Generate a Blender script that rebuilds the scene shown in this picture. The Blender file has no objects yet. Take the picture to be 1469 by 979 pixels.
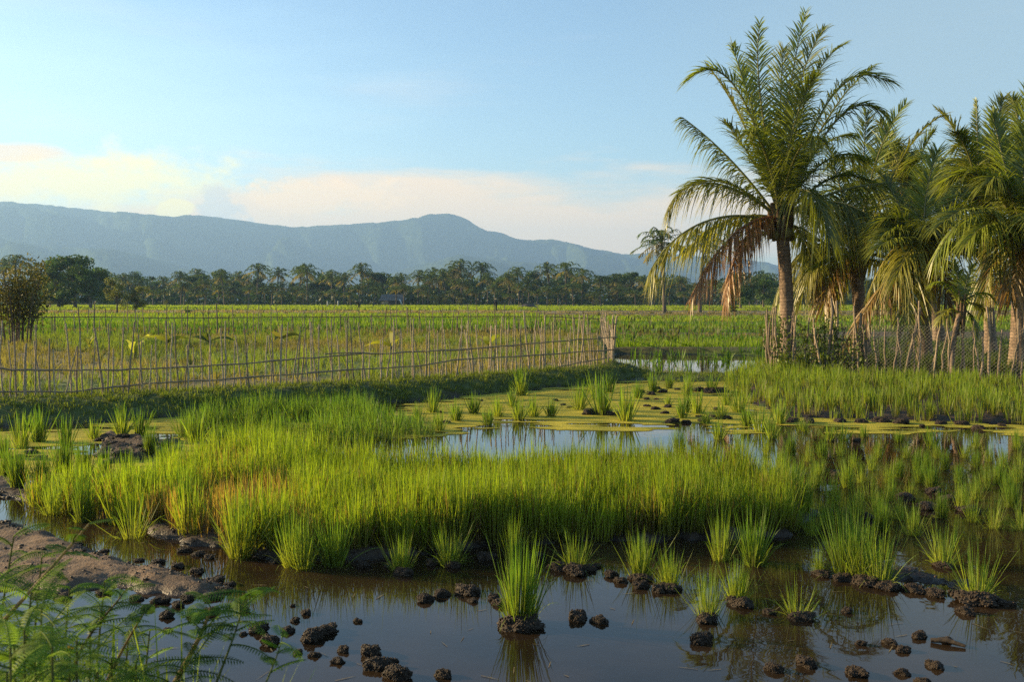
import bpy, math, random
import numpy as np
from mathutils import Vector, noise as mnoise
random.seed(7); RNG = np.random.default_rng(11)
S = bpy.context.scene; C = S.collection
R = math.radians

# ------------------------------------------------------------------ camera
W0, H0, F0 = 1469, 979, 1411.0
CAMZ = 1.7
TH = math.atan(59.5 / F0)
def ray(px, py):
    u, v = (px - W0 / 2) / F0, (H0 / 2 - py) / F0
    return np.array([u, math.cos(TH) + v * math.sin(TH), -math.sin(TH) + v * math.cos(TH)])
def G(px, py, z=0.0):
    d = ray(px, py); t = (z - CAMZ) / d[2]
    return np.array([0, 0, CAMZ]) + d * t
def at(px, py, depth):
    d = ray(px, py); return np.array([0, 0, CAMZ]) + d * (depth / d[1])
def gp(pts): return np.array([G(*p)[:2] for p in pts])

cd = bpy.data.cameras.new('camera'); cam = bpy.data.objects.new('camera', cd); C.objects.link(cam)
cam.location = (0, 0, CAMZ); cam.rotation_euler = (math.pi / 2 - TH, 0, 0)
cd.sensor_width = 36; cd.lens = 36 * F0 / W0; cd.clip_end = 20000; cd.clip_start = 0.05
cd.dof.use_dof = True; cd.dof.focus_distance = 11; cd.dof.aperture_fstop = 8.0
S.camera = cam

# ------------------------------------------------------------------ numpy noise
_P = np.random.default_rng(3).permutation(512); _T = np.random.default_rng(4).random(512)
def _h(ix, iy): return _T[_P[(_P[ix & 511] + iy) & 511]]
def vn(x, y):
    ix = np.floor(x).astype(int); iy = np.floor(y).astype(int); fx = x - ix; fy = y - iy
    fx = fx * fx * (3 - 2 * fx); fy = fy * fy * (3 - 2 * fy)
    a = _h(ix, iy); b = _h(ix + 1, iy); c = _h(ix, iy + 1); d = _h(ix + 1, iy + 1)
    return (a * (1 - fx) + b * fx) * (1 - fy) + (c * (1 - fx) + d * fx) * fy
def fbm(x, y, o=4):
    r = 0; a = .5; t = 0
    for k in range(o):
        r = r + a * vn(x * 2 ** k + 17.3 * k, y * 2 ** k + 5.1 * k); t += a; a *= .5
    return r / t
def sst(a, b, x):
    t = np.clip((x - a) / (b - a), 0, 1); return t * t * (3 - 2 * t)
def sdf(poly, x, y):      # positive inside
    n = len(poly); d = np.full(x.shape, 1e9); ins = np.zeros(x.shape, bool)
    for i in range(n):
        ax, ay = poly[i]; bx, by = poly[(i + 1) % n]
        ex, ey = bx - ax, by - ay
        t = np.clip(((x - ax) * ex + (y - ay) * ey) / (ex * ex + ey * ey + 1e-12), 0, 1)
        d = np.minimum(d, (x - ax - t * ex) ** 2 + (y - ay - t * ey) ** 2)
        if ay != by:
            c = ((ay > y) != (by > y)) & (x < (bx - ax) * (y - ay) / (by - ay) + ax); ins ^= c
    d = np.sqrt(d); return np.where(ins, d, -d)

# ------------------------------------------------------------------ mesh building
class MB:
    def __init__(s): s.v = []; s.f = []; s.c = []; s.n = 0
    def add(s, v, f, c):
        v = np.asarray(v, float); k = len(v)
        c = np.asarray(c, float)
        if c.ndim == 1: c = np.tile(c[:3], (k, 1))
        s.v.append(v); s.c.append(c)
        for a in (f if isinstance(f, list) else [f]):
            if len(a): s.f.append(np.asarray(a, int) + s.n)
        s.n += k; return s
    def mesh(s, name, smooth=True):
        m = bpy.data.meshes.new(name)
        v = np.concatenate(s.v); c = np.concatenate(s.c)
        m.vertices.add(len(v)); m.vertices.foreach_set('co', v.ravel())
        idx = np.concatenate([a.ravel() for a in s.f])
        sz = np.concatenate([np.full(len(a), a.shape[1]) for a in s.f])
        st = np.concatenate([[0], np.cumsum(sz)[:-1]])
        m.loops.add(len(idx)); m.loops.foreach_set('vertex_index', idx.astype(np.int32))
        m.polygons.add(len(sz)); m.polygons.foreach_set('loop_start', st.astype(np.int32))
        m.polygons.foreach_set('loop_total', sz.astype(np.int32))
        m.polygons.foreach_set('use_smooth', np.full(len(sz), smooth))
        at_ = m.color_attributes.new('Col', 'FLOAT_COLOR', 'POINT')
        at_.data.foreach_set('color', np.concatenate([c, np.ones((len(c), 1))], 1).astype(np.float32).ravel())
        m.update(calc_edges=True); return m
    def build(s, name, mat, parent=None, smooth=True):
        m = s.mesh(name, smooth); m.materials.append(mat)
        return link(name, m, parent)
def link(name, m, parent=None):
    o = bpy.data.objects.new(name, m); C.objects.link(o)
    if parent: o.parent = parent
    return o
def empty(name, loc, rz=0):
    o = bpy.data.objects.new(name, None); C.objects.link(o); o.location = [float(q) for q in loc]; o.rotation_euler = (0, 0, rz)
    o.empty_display_size = .1; return o
def tag(o, label=None, cat=None, group=None, kind=None):
    if label: o['label'] = label
    if cat: o['category'] = cat
    if group: o['group'] = group
    if kind: o['kind'] = kind
    return o

def ribbons(mb, base, d, L, droop, wv, width, c0, c1, segs=4, prof='blade'):
    """flat tapering strips: base+dir*len*s - droop*len*s^2"""
    base = np.asarray(base, float); N = len(base); L = np.broadcast_to(L, N); droop = np.broadcast_to(droop, N); width = np.broadcast_to(width, N)
    c0 = np.broadcast_to(c0, (N, 3)); c1 = np.broadcast_to(c1, (N, 3))
    s = np.linspace(0, 1, segs + 1)
    P = base[:, None] + d[:, None] * (L[:, None] * s)[..., None]
    P[..., 2] -= (droop * L)[:, None] * s ** 2
    if prof == 'blade': w = (1 - s) ** .55 * (.75 + .5 * np.sin(s * 2.2))
    elif prof == 'leaf': w = np.sin(np.pi * (s * .93 + .07) ** .8)
    else: w = (1 - s ** 2.5) * (.45 + .55 * np.minimum(1, s * 4))
    hw = width[:, None] * .5 * w
    A = P - wv[:, None] * hw[..., None]; B = P + wv[:, None] * hw[..., None]
    V = np.empty((N, 2 * segs + 1, 3)); V[:, 0:2 * segs:2] = A[:, :-1]; V[:, 1:2 * segs:2] = B[:, :-1]; V[:, -1] = P[:, -1]
    sc = np.empty(2 * segs + 1); sc[0:2 * segs:2] = s[:-1]; sc[1:2 * segs:2] = s[:-1]; sc[-1] = 1
    col = c0[:, None] * (1 - sc)[None, :, None] + c1[:, None] * sc[None, :, None]
    o = (np.arange(N) * (2 * segs + 1))[:, None]
    q = np.concatenate([o + np.array([[2 * k, 2 * k + 1, 2 * k + 3, 2 * k + 2]]) for k in range(segs - 1)], 0) if segs > 1 else np.zeros((0, 4), int)
    t = o + np.array([[2 * segs - 2, 2 * segs - 1, 2 * segs]])
    mb.add(V.reshape(-1, 3), [q, t], col.reshape(-1, 3))
def unit(a): return a / (np.linalg.norm(a, axis=-1, keepdims=True) + 1e-9)
def tube(mb, pts, rad, col, n=7, cap=True):
    pts = np.asarray(pts, float); k = len(pts); rad = np.broadcast_to(rad, k)
    T = unit(np.gradient(pts, axis=0)); up = np.array([.31, .95, .07]) if abs(T[0][2]) > .7 else np.array([0, 0, 1.])
    X = unit(np.cross(T, up)); Y = np.cross(T, X)
    a = np.linspace(0, 2 * np.pi, n, endpoint=False)
    V = pts[:, None] + rad[:, None, None] * (np.cos(a)[None, :, None] * X[:, None] + np.sin(a)[None, :, None] * Y[:, None])
    i = np.arange(k - 1)[:, None] * n; j = np.arange(n)[None]; j2 = (j + 1) % n
    q = np.stack([i + j, i + j2, i + n + j2, i + n + j], -1).reshape(-1, 4)
    c = np.asarray(col, float)
    if c.ndim == 2: c = np.repeat(c, n, 0)
    f = [q]
    mb.add(V.reshape(-1, 3), f, c)
    if cap:
        cc = c if c.ndim == 1 else c[-1]
        mb.add(V[-1], [np.arange(n)[None]], cc); cc = c if c.ndim == 1 else c[0]
        mb.add(V[0], [np.arange(n)[::-1][None]], cc)
def box(mb, lo, hi, col):
    x0, y0, z0 = lo; x1, y1, z1 = hi
    v = [(x0, y0, z0), (x1, y0, z0), (x1, y1, z0), (x0, y1, z0), (x0, y0, z1), (x1, y0, z1), (x1, y1, z1), (x0, y1, z1)]
    mb.add(v, np.array([[3, 2, 1, 0], [4, 5, 6, 7], [0, 1, 5, 4], [1, 2, 6, 5], [2, 3, 7, 6], [3, 0, 4, 7]]), col)
def leaves(mb, pos, size, col, up=0.0):
    N = len(pos); d = unit(RNG.normal(size=(N, 3))); d[:, 2] = d[:, 2] * (1 - up) ; d = unit(d)
    w = unit(np.cross(d, RNG.normal(size=(N, 3)))); size = np.broadcast_to(size, N)[:, None]
    V = np.stack([pos - d * size * .5, pos + w * size * .28, pos + d * size * .5, pos - w * size * .28], 1)
    mb.add(V.reshape(-1, 3), np.arange(4 * N).reshape(-1, 4), np.repeat(np.broadcast_to(col, (N, 3)), 4, 0))
def bez(p, n):
    t = np.linspace(0, 1, n)[:, None]; p = [np.asarray(q, float) for q in p]
    return (1 - t) ** 3 * p[0] + 3 * (1 - t) ** 2 * t * p[1] + 3 * (1 - t) * t * t * p[2] + t ** 3 * p[3]

# ------------------------------------------------------------------ materials
def newmat(name):
    m = bpy.data.materials.new(name); m.use_nodes = True; nt = m.node_tree; nt.nodes.clear()
    return m, nt, nt.nodes, nt.links
def foliage(name, trans=.45, rough=.45, spec=.12, var=.25, gain=1.0):
    m, nt, N, L = newmat(name)
    out = N.new('ShaderNodeOutputMaterial'); a = N.new('ShaderNodeAttribute'); a.attribute_name = 'Col'
    oi = N.new('ShaderNodeObjectInfo'); ma = N.new('ShaderNodeMath'); ma.operation = 'MULTIPLY_ADD'
    L.new(oi.outputs['Random'], ma.inputs[0]); ma.inputs[1].default_value = var; ma.inputs[2].default_value = (1 - var / 2) * gain
    mx = N.new('ShaderNodeVectorMath'); mx.operation = 'SCALE'; L.new(a.outputs['Color'], mx.inputs[0]); L.new(ma.outputs[0], mx.inputs['Scale'])
    d = N.new('ShaderNodeBsdfDiffuse'); t = N.new('ShaderNodeBsdfTranslucent'); g = N.new('ShaderNodeBsdfGlossy'); g.inputs['Roughness'].default_value = rough
    L.new(mx.outputs[0], d.inputs['Color'])
    tc = N.new('ShaderNodeMix'); tc.data_type = 'RGBA'; tc.blend_type = 'MULTIPLY'; tc.inputs[0].default_value = 1
    L.new(mx.outputs[0], tc.inputs[6]); tc.inputs[7].default_value = (1.15, 1.2, .5, 1); L.new(tc.outputs[2], t.inputs['Color'])
    m1 = N.new('ShaderNodeMixShader'); m1.inputs[0].default_value = trans; L.new(d.outputs[0], m1.inputs[1]); L.new(t.outputs[0], m1.inputs[2])
    m2 = N.new('ShaderNodeMixShader'); m2.inputs[0].default_value = spec
    m2.inputs[0].default_value = spec * .5; L.new(m1.outputs[0], m2.inputs[1]); L.new(g.outputs[0], m2.inputs[2])
    g.inputs['Color'].default_value = (.8, .8, .75, 1)
    L.new(m2.outputs[0], out.inputs['Surface']); return m
def solid(name, rough=.85, scale=30, amt=.35, bump=.3, spec=.3):
    """vertex colour broken up by object-space noise, with bump"""
    m, nt, N, L = newmat(name)
    out = N.new('ShaderNodeOutputMaterial'); b = N.new('ShaderNodeBsdfPrincipled'); L.new(b.outputs[0], out.inputs['Surface'])
    a = N.new('ShaderNodeAttribute'); a.attribute_name = 'Col'
    tc = N.new('ShaderNodeTexCoord'); nz = N.new('ShaderNodeTexNoise'); nz.inputs['Scale'].default_value = scale; nz.inputs['Detail'].default_value = 6
    L.new(tc.outputs['Object'], nz.inputs['Vector'])
    mr = N.new('ShaderNodeMapRange'); L.new(nz.outputs['Fac'], mr.inputs['Value'])
    mr.inputs['From Min'].default_value = .3; mr.inputs['From Max'].default_value = .7
    mr.inputs['To Min'].default_value = 1 - amt; mr.inputs['To Max'].default_value = 1 + amt
    mx = N.new('ShaderNodeVectorMath'); mx.operation = 'SCALE'; L.new(a.outputs['Color'], mx.inputs[0]); L.new(mr.outputs[0], mx.inputs['Scale'])
    L.new(mx.outputs[0], b.inputs['Base Color']); b.inputs['Roughness'].default_value = rough; b.inputs['Specular IOR Level'].default_value = spec
    bp = N.new('ShaderNodeBump'); bp.inputs['Strength'].default_value = bump; bp.inputs['Distance'].default_value = .3 / scale
    L.new(nz.outputs['Fac'], bp.inputs['Height']); L.new(bp.outputs[0], b.inputs['Normal'])
    return m
M_rice = foliage('rice_leaf', .56, .5, .04, .2, 1.1)
M_grass = foliage('grass_blade', .55, .5, .04, .2, 1.15)
M_palm = foliage('palm_leaf', .5, .4, .08, .25, 1.32)
M_tree = foliage('tree_leaf', .35, .5, .06, .3)
M_weed = foliage('weed_leaf', .5, .5, .04, .2)
M_wood = solid('weathered_stick', .85, 40, .4, .5)
M_trunk = solid('palm_bark', .9, 14, .35, .6)
M_mud = solid('wet_mud', .62, 90, .4, .8, .25)
M_paint = solid('aged_paint', .7, 8, .2, .1)
M_cloth = solid('cloth', .9, 20, .2, .1)
M_wire = solid('galvanised_wire', .5, 10, .15, 0)

def water_material():
    m, nt, N, L = newmat('muddy_water')
    out = N.new('ShaderNodeOutputMaterial'); b = N.new('ShaderNodeBsdfPrincipled'); L.new(b.outputs[0], out.inputs['Surface'])
    tc = N.new('ShaderNodeTexCoord'); nz = N.new('ShaderNodeTexNoise'); nz.inputs['Scale'].default_value = .9; nz.inputs['Detail'].default_value = 4
    L.new(tc.outputs['Object'], nz.inputs['Vector'])
    cr = N.new('ShaderNodeValToRGB'); cr.color_ramp.elements[0].position = .35; cr.color_ramp.elements[0].color = (.013, .009, .005, 1)
    cr.color_ramp.elements[1].position = .7; cr.color_ramp.elements[1].color = (.040, .024, .012, 1)
    L.new(nz.outputs['Fac'], cr.inputs[0]); L.new(cr.outputs[0], b.inputs['Base Color'])
    b.inputs['Roughness'].default_value = .015; b.inputs['IOR'].default_value = 1.34; b.inputs['Specular IOR Level'].default_value = .5
    n2 = N.new('ShaderNodeTexNoise'); n2.inputs['Scale'].default_value = 5; n2.inputs['Detail'].default_value = 2; L.new(tc.outputs['Object'], n2.inputs['Vector'])
    bp = N.new('ShaderNodeBump'); bp.inputs['Strength'].default_value = .12; bp.inputs['Distance'].default_value = .006
    L.new(n2.outputs['Fac'], bp.inputs['Height']); L.new(bp.outputs[0], b.inputs['Normal'])
    return m
def ground_material():
    m, nt, N, L = newmat('ground_soil')
    out = N.new('ShaderNodeOutputMaterial'); b = N.new('ShaderNodeBsdfPrincipled'); L.new(b.outputs[0], out.inputs['Surface'])
    a = N.new('ShaderNodeAttribute'); a.attribute_name = 'Col'; tc = N.new('ShaderNodeTexCoord')
    nz = N.new('ShaderNodeTexNoise'); nz.inputs['Scale'].default_value = 7; nz.inputs['Detail'].default_value = 9; nz.inputs['Roughness'].default_value = .65; L.new(tc.outputs['Object'], nz.inputs['Vector'])
    n3 = N.new('ShaderNodeTexNoise'); n3.inputs['Scale'].default_value = 60; n3.inputs['Detail'].default_value = 5; L.new(tc.outputs['Object'], n3.inputs['Vector'])
    mr = N.new('ShaderNodeMapRange'); L.new(nz.outputs['Fac'], mr.inputs['Value']); mr.inputs['From Min'].default_value = .3; mr.inputs['From Max'].default_value = .7
    mr.inputs['To Min'].default_value = .6; mr.inputs['To Max'].default_value = 1.35
    # the soil is darker where it is wet, close above the water level
    sx = N.new('ShaderNodeSeparateXYZ'); L.new(tc.outputs['Object'], sx.inputs[0])
    ad = N.new('ShaderNodeMath'); ad.operation = 'MULTIPLY_ADD'; L.new(n3.outputs['Fac'], ad.inputs[0]); ad.inputs[1].default_value = .03; L.new(sx.outputs['Z'], ad.inputs[2])
    wet = N.new('ShaderNodeMapRange'); L.new(ad.outputs[0], wet.inputs['Value']); wet.inputs['From Min'].default_value = .018; wet.inputs['From Max'].default_value = .075
    wet.inputs['To Min'].default_value = .32; wet.inputs['To Max'].default_value = 1
    mu = N.new('ShaderNodeMath'); mu.operation = 'MULTIPLY'; L.new(mr.outputs[0], mu.inputs[0]); L.new(wet.outputs[0], mu.inputs[1])
    mx = N.new('ShaderNodeVectorMath'); mx.operation = 'SCALE'; L.new(a.outputs['Color'], mx.inputs[0]); L.new(mu.outputs[0], mx.inputs['Scale'])
    L.new(mx.outputs[0], b.inputs['Base Color'])
    ro = N.new('ShaderNodeMapRange'); L.new(wet.outputs[0], ro.inputs['Value']); ro.inputs['From Min'].default_value = .3; ro.inputs['To Min'].default_value = .4; ro.inputs['To Max'].default_value = .95
    L.new(ro.outputs[0], b.inputs['Roughness']); b.inputs['Specular IOR Level'].default_value = .3
    sm = N.new('ShaderNodeMath'); sm.operation = 'MULTIPLY_ADD'; L.new(n3.outputs['Fac'], sm.inputs[0]); sm.inputs[1].default_value = .35; L.new(nz.outputs['Fac'], sm.inputs[2])
    bp = N.new('ShaderNodeBump'); bp.inputs['Strength'].default_value = .8; bp.inputs['Distance'].default_value = .04
    L.new(sm.outputs[0], bp.inputs['Height']); L.new(bp.outputs[0], b.inputs['Normal'])
    return m
def duckweed_material():
    m, nt, N, L = newmat('duckweed_cover')
    out = N.new('ShaderNodeOutputMaterial'); b = N.new('ShaderNodeBsdfPrincipled'); L.new(b.outputs[0], out.inputs['Surface'])
    tc = N.new('ShaderNodeTexCoord'); mp = N.new('ShaderNodeMapping'); mp.inputs['Scale'].default_value = (1, 2.2, 1); L.new(tc.outputs['Object'], mp.inputs[0])
    nz = N.new('ShaderNodeTexNoise'); nz.inputs['Scale'].default_value = 2.2; nz.inputs['Detail'].default_value = 8; L.new(mp.outputs[0], nz.inputs['Vector'])
    cr = N.new('ShaderNodeValToRGB'); e = cr.color_ramp.elements
    e[0].position = .32; e[0].color = (.17, .18, .025, 1); e[1].position = .68; e[1].color = (.50, .40, .05, 1)
    L.new(nz.outputs['Fac'], cr.inputs[0]); L.new(cr.outputs[0], b.inputs['Base Color']); b.inputs['Roughness'].default_value = .8; b.inputs['Specular IOR Level'].default_value = .05
    bp = N.new('ShaderNodeBump'); bp.inputs['Strength'].default_value = .5; bp.inputs['Distance'].default_value = .02
    n2 = N.new('ShaderNodeTexNoise'); n2.inputs['Scale'].default_value = 50; L.new(tc.outputs['Object'], n2.inputs['Vector'])
    L.new(n2.outputs['Fac'], bp.inputs['Height']); L.new(bp.outputs[0], b.inputs['Normal']); return m
def hill_material():
    m, nt, N, L = newmat('forested_hillside')
    out = N.new('ShaderNodeOutputMaterial'); b = N.new('ShaderNodeBsdfPrincipled'); L.new(b.outputs[0], out.inputs['Surface'])
    tc = N.new('ShaderNodeTexCoord'); nz = N.new('ShaderNodeTexNoise'); nz.inputs['Scale'].default_value = .03; nz.inputs['Detail'].default_value = 8; nz.inputs['Roughness'].default_value = .7
    L.new(tc.outputs['Object'], nz.inputs['Vector'])
    cr = N.new('ShaderNodeValToRGB'); e = cr.color_ramp.elements
    e[0].position = .32; e[0].color = (.008, .018, .010, 1); e[1].position = .70; e[1].color = (.06, .085, .03, 1)
    L.new(nz.outputs['Fac'], cr.inputs[0]); L.new(cr.outputs[0], b.inputs['Base Color']); b.inputs['Roughness'].default_value = 1; b.inputs['Specular IOR Level'].default_value = 0
    bp = N.new('ShaderNodeBump'); bp.inputs['Strength'].default_value = 1; bp.inputs['Distance'].default_value = 7
    L.new(nz.outputs['Fac'], bp.inputs['Height']); L.new(bp.outputs[0], b.inputs['Normal']); return m

# ------------------------------------------------------------------ terrain
BANK = gp([(-400, 750), (-150, 748), (0, 743), (50, 749), (85, 764), (120, 776), (200, 799), (285, 821), (330, 834), (342, 850), (316, 866), (228, 863), (171, 852), (120, 858), (71, 860), (0, 852), (-150, 856), (-400, 870)])
PATCH = gp([(-260, 690), (-100, 705), (60, 728), (180, 757), (240, 785), (330, 800), (450, 812), (540, 806), (700, 790), (860, 782), (1010, 780), (1150, 772), (1190, 740), (1110, 700), (1010, 688), (940, 672), (800, 674), (700, 678), (560, 684), (480, 664), (400, 656), (280, 656), (200, 690), (60, 690), (-100, 680), (-260, 670)])
MID = gp([(262, 628), (400, 640), (520, 640), (620, 628), (560, 604), (500, 590), (400, 588), (290, 596)])
LMUD = gp([(120, 640), (138, 622), (190, 624), (262, 632), (262, 652), (190, 668), (140, 668)])
RIDGE = gp([(1160, 812), (1230, 832), (1330, 842), (1420, 866), (1452, 850), (1340, 818), (1240, 805)])
RBAND = gp([(1046, 553), (1085, 588), (1130, 601), (1250, 604), (1400, 608), (1800, 612), (1800, 546), (1300, 540), (1080, 531)])
def fpt(px, py, z): return G(px, py, z)[:2]
FENCE = np.array([fpt(-260, 578, .25), fpt(-100, 575, .25), fpt(0, 573, .25), fpt(200, 567, .25), fpt(450, 553, .25), fpt(600, 545, .25), fpt(700, 538, .25), fpt(800, 528, .28), fpt(880, 519, .33)])
REAR_R = at(862, 440, 40)[:2]; REAR_L = at(-200, 440, 37)[:2]
ENC = np.concatenate([FENCE, [REAR_R, REAR_L]])
BUNDE = np.array([FENCE[-1], at(980, 440, 21.2)[:2], at(1110, 440, 21.6)[:2]])
GARDEN = np.array([at(1098, 440, 22.0)[:2], at(1300, 440, 20.2)[:2], at(1469, 440, 19.0)[:2], at(1900, 440, 17.)[:2], at(1900, 440, 46)[:2], at(1180, 440, 46)[:2], at(1104, 440, 27)[:2]])
BUND_LINE = np.concatenate([FENCE, BUNDE[1:]])
def line_y(pts, x): return np.interp(x, pts[:, 0], pts[:, 1])
POND = np.array([at(884, 440, 22.5)[:2], at(1110, 440, 22.7)[:2], at(1104, 440, 29.5)[:2], at(1010, 440, 30.5)[:2], at(878, 440, 31)[:2]])
BND = [31, 36, 40.5, 44.5, 50, 56, 66, 76, 88, 104, 128, 160, 195, 240]
def parcel(x, y):
    yy = y + .03 * x + 1.2 * (fbm(x * .05, y * .03 + 9, 2) - .5) * (y / 40)
    k = np.zeros(x.shape, int); near = np.full(x.shape, 1e9)
    for i, b in enumerate(BND):
        k += yy > b; near = np.minimum(near, np.abs(yy - b) / (.010 * b + .3))
    return k, near
def Hfun(x, y):
    n1 = fbm(x * 1.3, y * 1.3, 4); n2 = fbm(x * 5 + 3, y * 5, 4); n3 = fbm(x * 22, y * 22 + 7, 3)
    z = -.13 + .05 * n1
    rough = (n2 - .5) * .05 + (n3 - .5) * .035
    w = (n2 - .5) * .28
    def up(z, poly, h, fall, r=1.0, wob=1.0):
        s = sdf(poly, x, y) + w * wob
        return np.maximum(z, -.13 + (h + .13) * sst(-fall * .6, fall, s) + rough * r * sst(-.1, .2, s))
    z = up(z, BANK, .05, .28, .75, .6); z = up(z, PATCH, .03, .2, 1.2); z = up(z, LMUD, .05, .3, 2.0); z = up(z, RIDGE, .02, .14, 1.6, .8)
    z = up(z, MID, -.02, .4, 1); z = up(z, RBAND, .05, .4, 1.5)
    # the near bank the photographer stands on
    z = np.maximum(z, -.13 + .55 * sst(3.9, 2.2, y + .28 * x + w * .3 - .0) + rough)
    # mound along the fence
    ly = line_y(BUND_LINE, x); e = y - ly
    bh = .27 + .06 * (fbm(x * .6, y * .2, 2) - .5)
    east = x > FENCE[-1][0] + .1
    bh = np.where(east, .05 + .05 * fbm(x * 1.5, y, 2), bh)
    prof = np.where(e < 0, sst(-1.9, -.35, e + w * .8), np.where(east, sst(1.6, .3, e), 1))
    okx = (x < BUND_LINE[-1][0] + .6)
    z = np.where(okx, np.maximum(z, -.13 + (bh + .13) * prof + rough * prof), z)
    md = np.hypot((x - FENCE[-1][0] + .1) / 1.1, (y - FENCE[-1][1]) / .8); z = np.maximum(z, .40 * np.exp(-md ** 2 * 1.4) + rough - .06)
    z = np.maximum(z, np.where(sdf(ENC, x, y) > 0, .2 + .05 * (n1 - .5) + rough, -9))
    z = np.maximum(z, -.13 + .35 * sst(-.5, .5, sdf(GARDEN, x, y)) + rough)
    # fields beyond
    k, near = parcel(x, y)
    far = sst(0, 1.2, y - np.maximum(ly + 1.2, 21.5))
    pond = sst(-.2, .5, sdf(POND, x, y) + w)
    fz = .05 + .16 * np.exp(-near ** 2) + np.clip((y - 60) * .0012, 0, .3) + rough * .5
    fz = fz * (1 - pond) - .12 * pond
    z = np.where((y > ly + 1.2) & (y > 21.5), np.maximum(z, fz * far - .13 * (1 - far)), z)
    return z
def ground():
    ys = []; y = -2.0
    while y < 6200:
        ys.append(y); y += max(.024, .0042 * y) if y < 34 else (.012 * y if y < 330 else .06 * y)
    ys = np.array(ys); u = np.linspace(-1, 1, 430)
    Y = np.repeat(ys[:, None], len(u), 1); X = u[None] * (np.maximum(Y, 0) * .66 + 2.2)
    Z = Hfun(X, Y); Z = np.where(Y > 1500, 0.0, Z)
    n = fbm(X * 2.1, Y * 2.1, 4); nf = fbm(X * .25, Y * .25 + 4, 3); n4 = fbm(X * .05 + 2, Y * .05, 3)
    mud = np.array([.175, .112, .066]); mudd = np.array([.08, .054, .034]); grass = np.array([.055, .075, .018]); tan = np.array([.20, .155, .075])
    green = np.array([.15, .20, .016]); green2 = np.array([.10, .155, .016]); dark = np.array([.03, .04, .015])
    def mixc(a, b, t): return a * (1 - t[..., None]) + b * t[..., None]
    col = mixc(mudd + 0 * X[..., None], mud, sst(.35, .65, n) * sst(0, .5, sdf(BANK, X, Y) + .3))
    ly = line_y(BUND_LINE, X); onb = sst(-1.7, -1.0, Y - ly + (n - .5))
    col = mixc(col, grass * 1.3, onb * .85)
    enc = sst(-.3, .6, sdf(ENC, X, Y)); c2 = mixc(grass * 1.8 + 0 * X[..., None], np.array([.16, .13, .06]), sst(.42, .6, nf)); col = mixc(col, c2, enc)
    gd = sst(-.3, .6, sdf(GARDEN, X, Y)); col = mixc(col, mixc(grass * .7 + 0 * X[..., None], mudd, sst(.4, .6, n)), gd)
    k, near = parcel(X, Y)
    pc = [green2 * .8, green * .8, green2 * .9, tan * .7, green2 * .8, green, green2, green * .9, green * 1.0, tan * .8, tan * .95, green * .9, green, green * .95, dark]
    fc = np.zeros(X.shape + (3,))
    for i, c in enumerate(pc): fc[k == i] = c
    fc = fc * (.75 + .5 * n4[..., None]); fc = mixc(fc, np.array([.07, .058, .026]), np.exp(-near ** 2) * .9)
    far = sst(0, 1.2, Y - np.maximum(ly + 1.2, 21.5)) * (enc < .5) * (gd < .5)
    col = mixc(col, fc, far)
    nb = sst(3.9, 2.6, Y + .28 * X); col = mixc(col, np.array([.06, .05, .025]), nb)
    V = np.stack([X, Y, Z], -1).reshape(-1, 3); r, c = X.shape
    i = np.arange(r - 1)[:, None] * c; j = np.arange(c - 1)[None]
    q = np.stack([i + j, i + j + 1, i + c + j + 1, i + c + j], -1).reshape(-1, 4)
    mb = MB(); mb.add(V, q, col.reshape(-1, 3)); o = mb.build('ground', ground_material())
    tag(o, 'muddy paddy ground with earth banks, fields and bunds reaching the hills', 'ground', kind='structure')
ground()
def hz(x, y):
    return Hfun(np.atleast_1d(np.asarray(x, float)), np.atleast_1d(np.asarray(y, float)))
def gz(x, y): return float(hz(x, y)[0])

mb = MB()
xs = np.linspace(-26, 34, 13); ysw = np.linspace(-2, 60, 13)
X, Y = np.meshgrid(xs, ysw); r, c = X.shape; i = np.arange(r - 1)[:, None] * c; j = np.arange(c - 1)[None]
mb.add(np.stack([X, Y, 0 * X], -1).reshape(-1, 3), np.stack([i + j, i + j + 1, i + c + j + 1, i + c + j], -1).reshape(-1, 4), (0, 0, 0))
tag(mb.build('water', water_material()), 'still brown water flooding the rice paddies', 'water', kind='structure')

# duckweed: contour-cut sheet floating on the water
DW = [gp([(505, 616), (600, 588), (690, 570), (800, 560), (900, 552), (960, 548), (1060, 545), (1060, 565), (1095, 592), (1130, 600), (1250, 602), (1400, 606), (1700, 609), (1700, 624), (1400, 618), (1250, 613), (1130, 611), (1060, 616), (990, 611), (900, 612), (800, 611), (740, 604), (640, 614), (560, 622)]),
      gp([(195, 604), (250, 594), (290, 597), (300, 612), (272, 640), (240, 642), (215, 618)]), gp([(-120, 628), (60, 634), (130, 622), (200, 618), (190, 632), (120, 642), (60, 646), (-120, 650)]),
      gp([(-120, 660), (30, 664), (100, 664), (130, 674), (60, 688), (-120, 684)]), gp([(252, 644), (310, 642), (330, 656), (262, 660)]), gp([(400, 612), (520, 604), (560, 618), (430, 632)])]
def duck_field(x, y):
    s = np.maximum.reduce([sdf(p, x, y) for p in DW])
    n = fbm(x * .9, y * 2.4 + 3, 5) - .5; n2 = fbm(x * 3 + 8, y * 9, 3) - .5
    return s + n * 2.0 + n2 * 1.1 + .1
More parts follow.
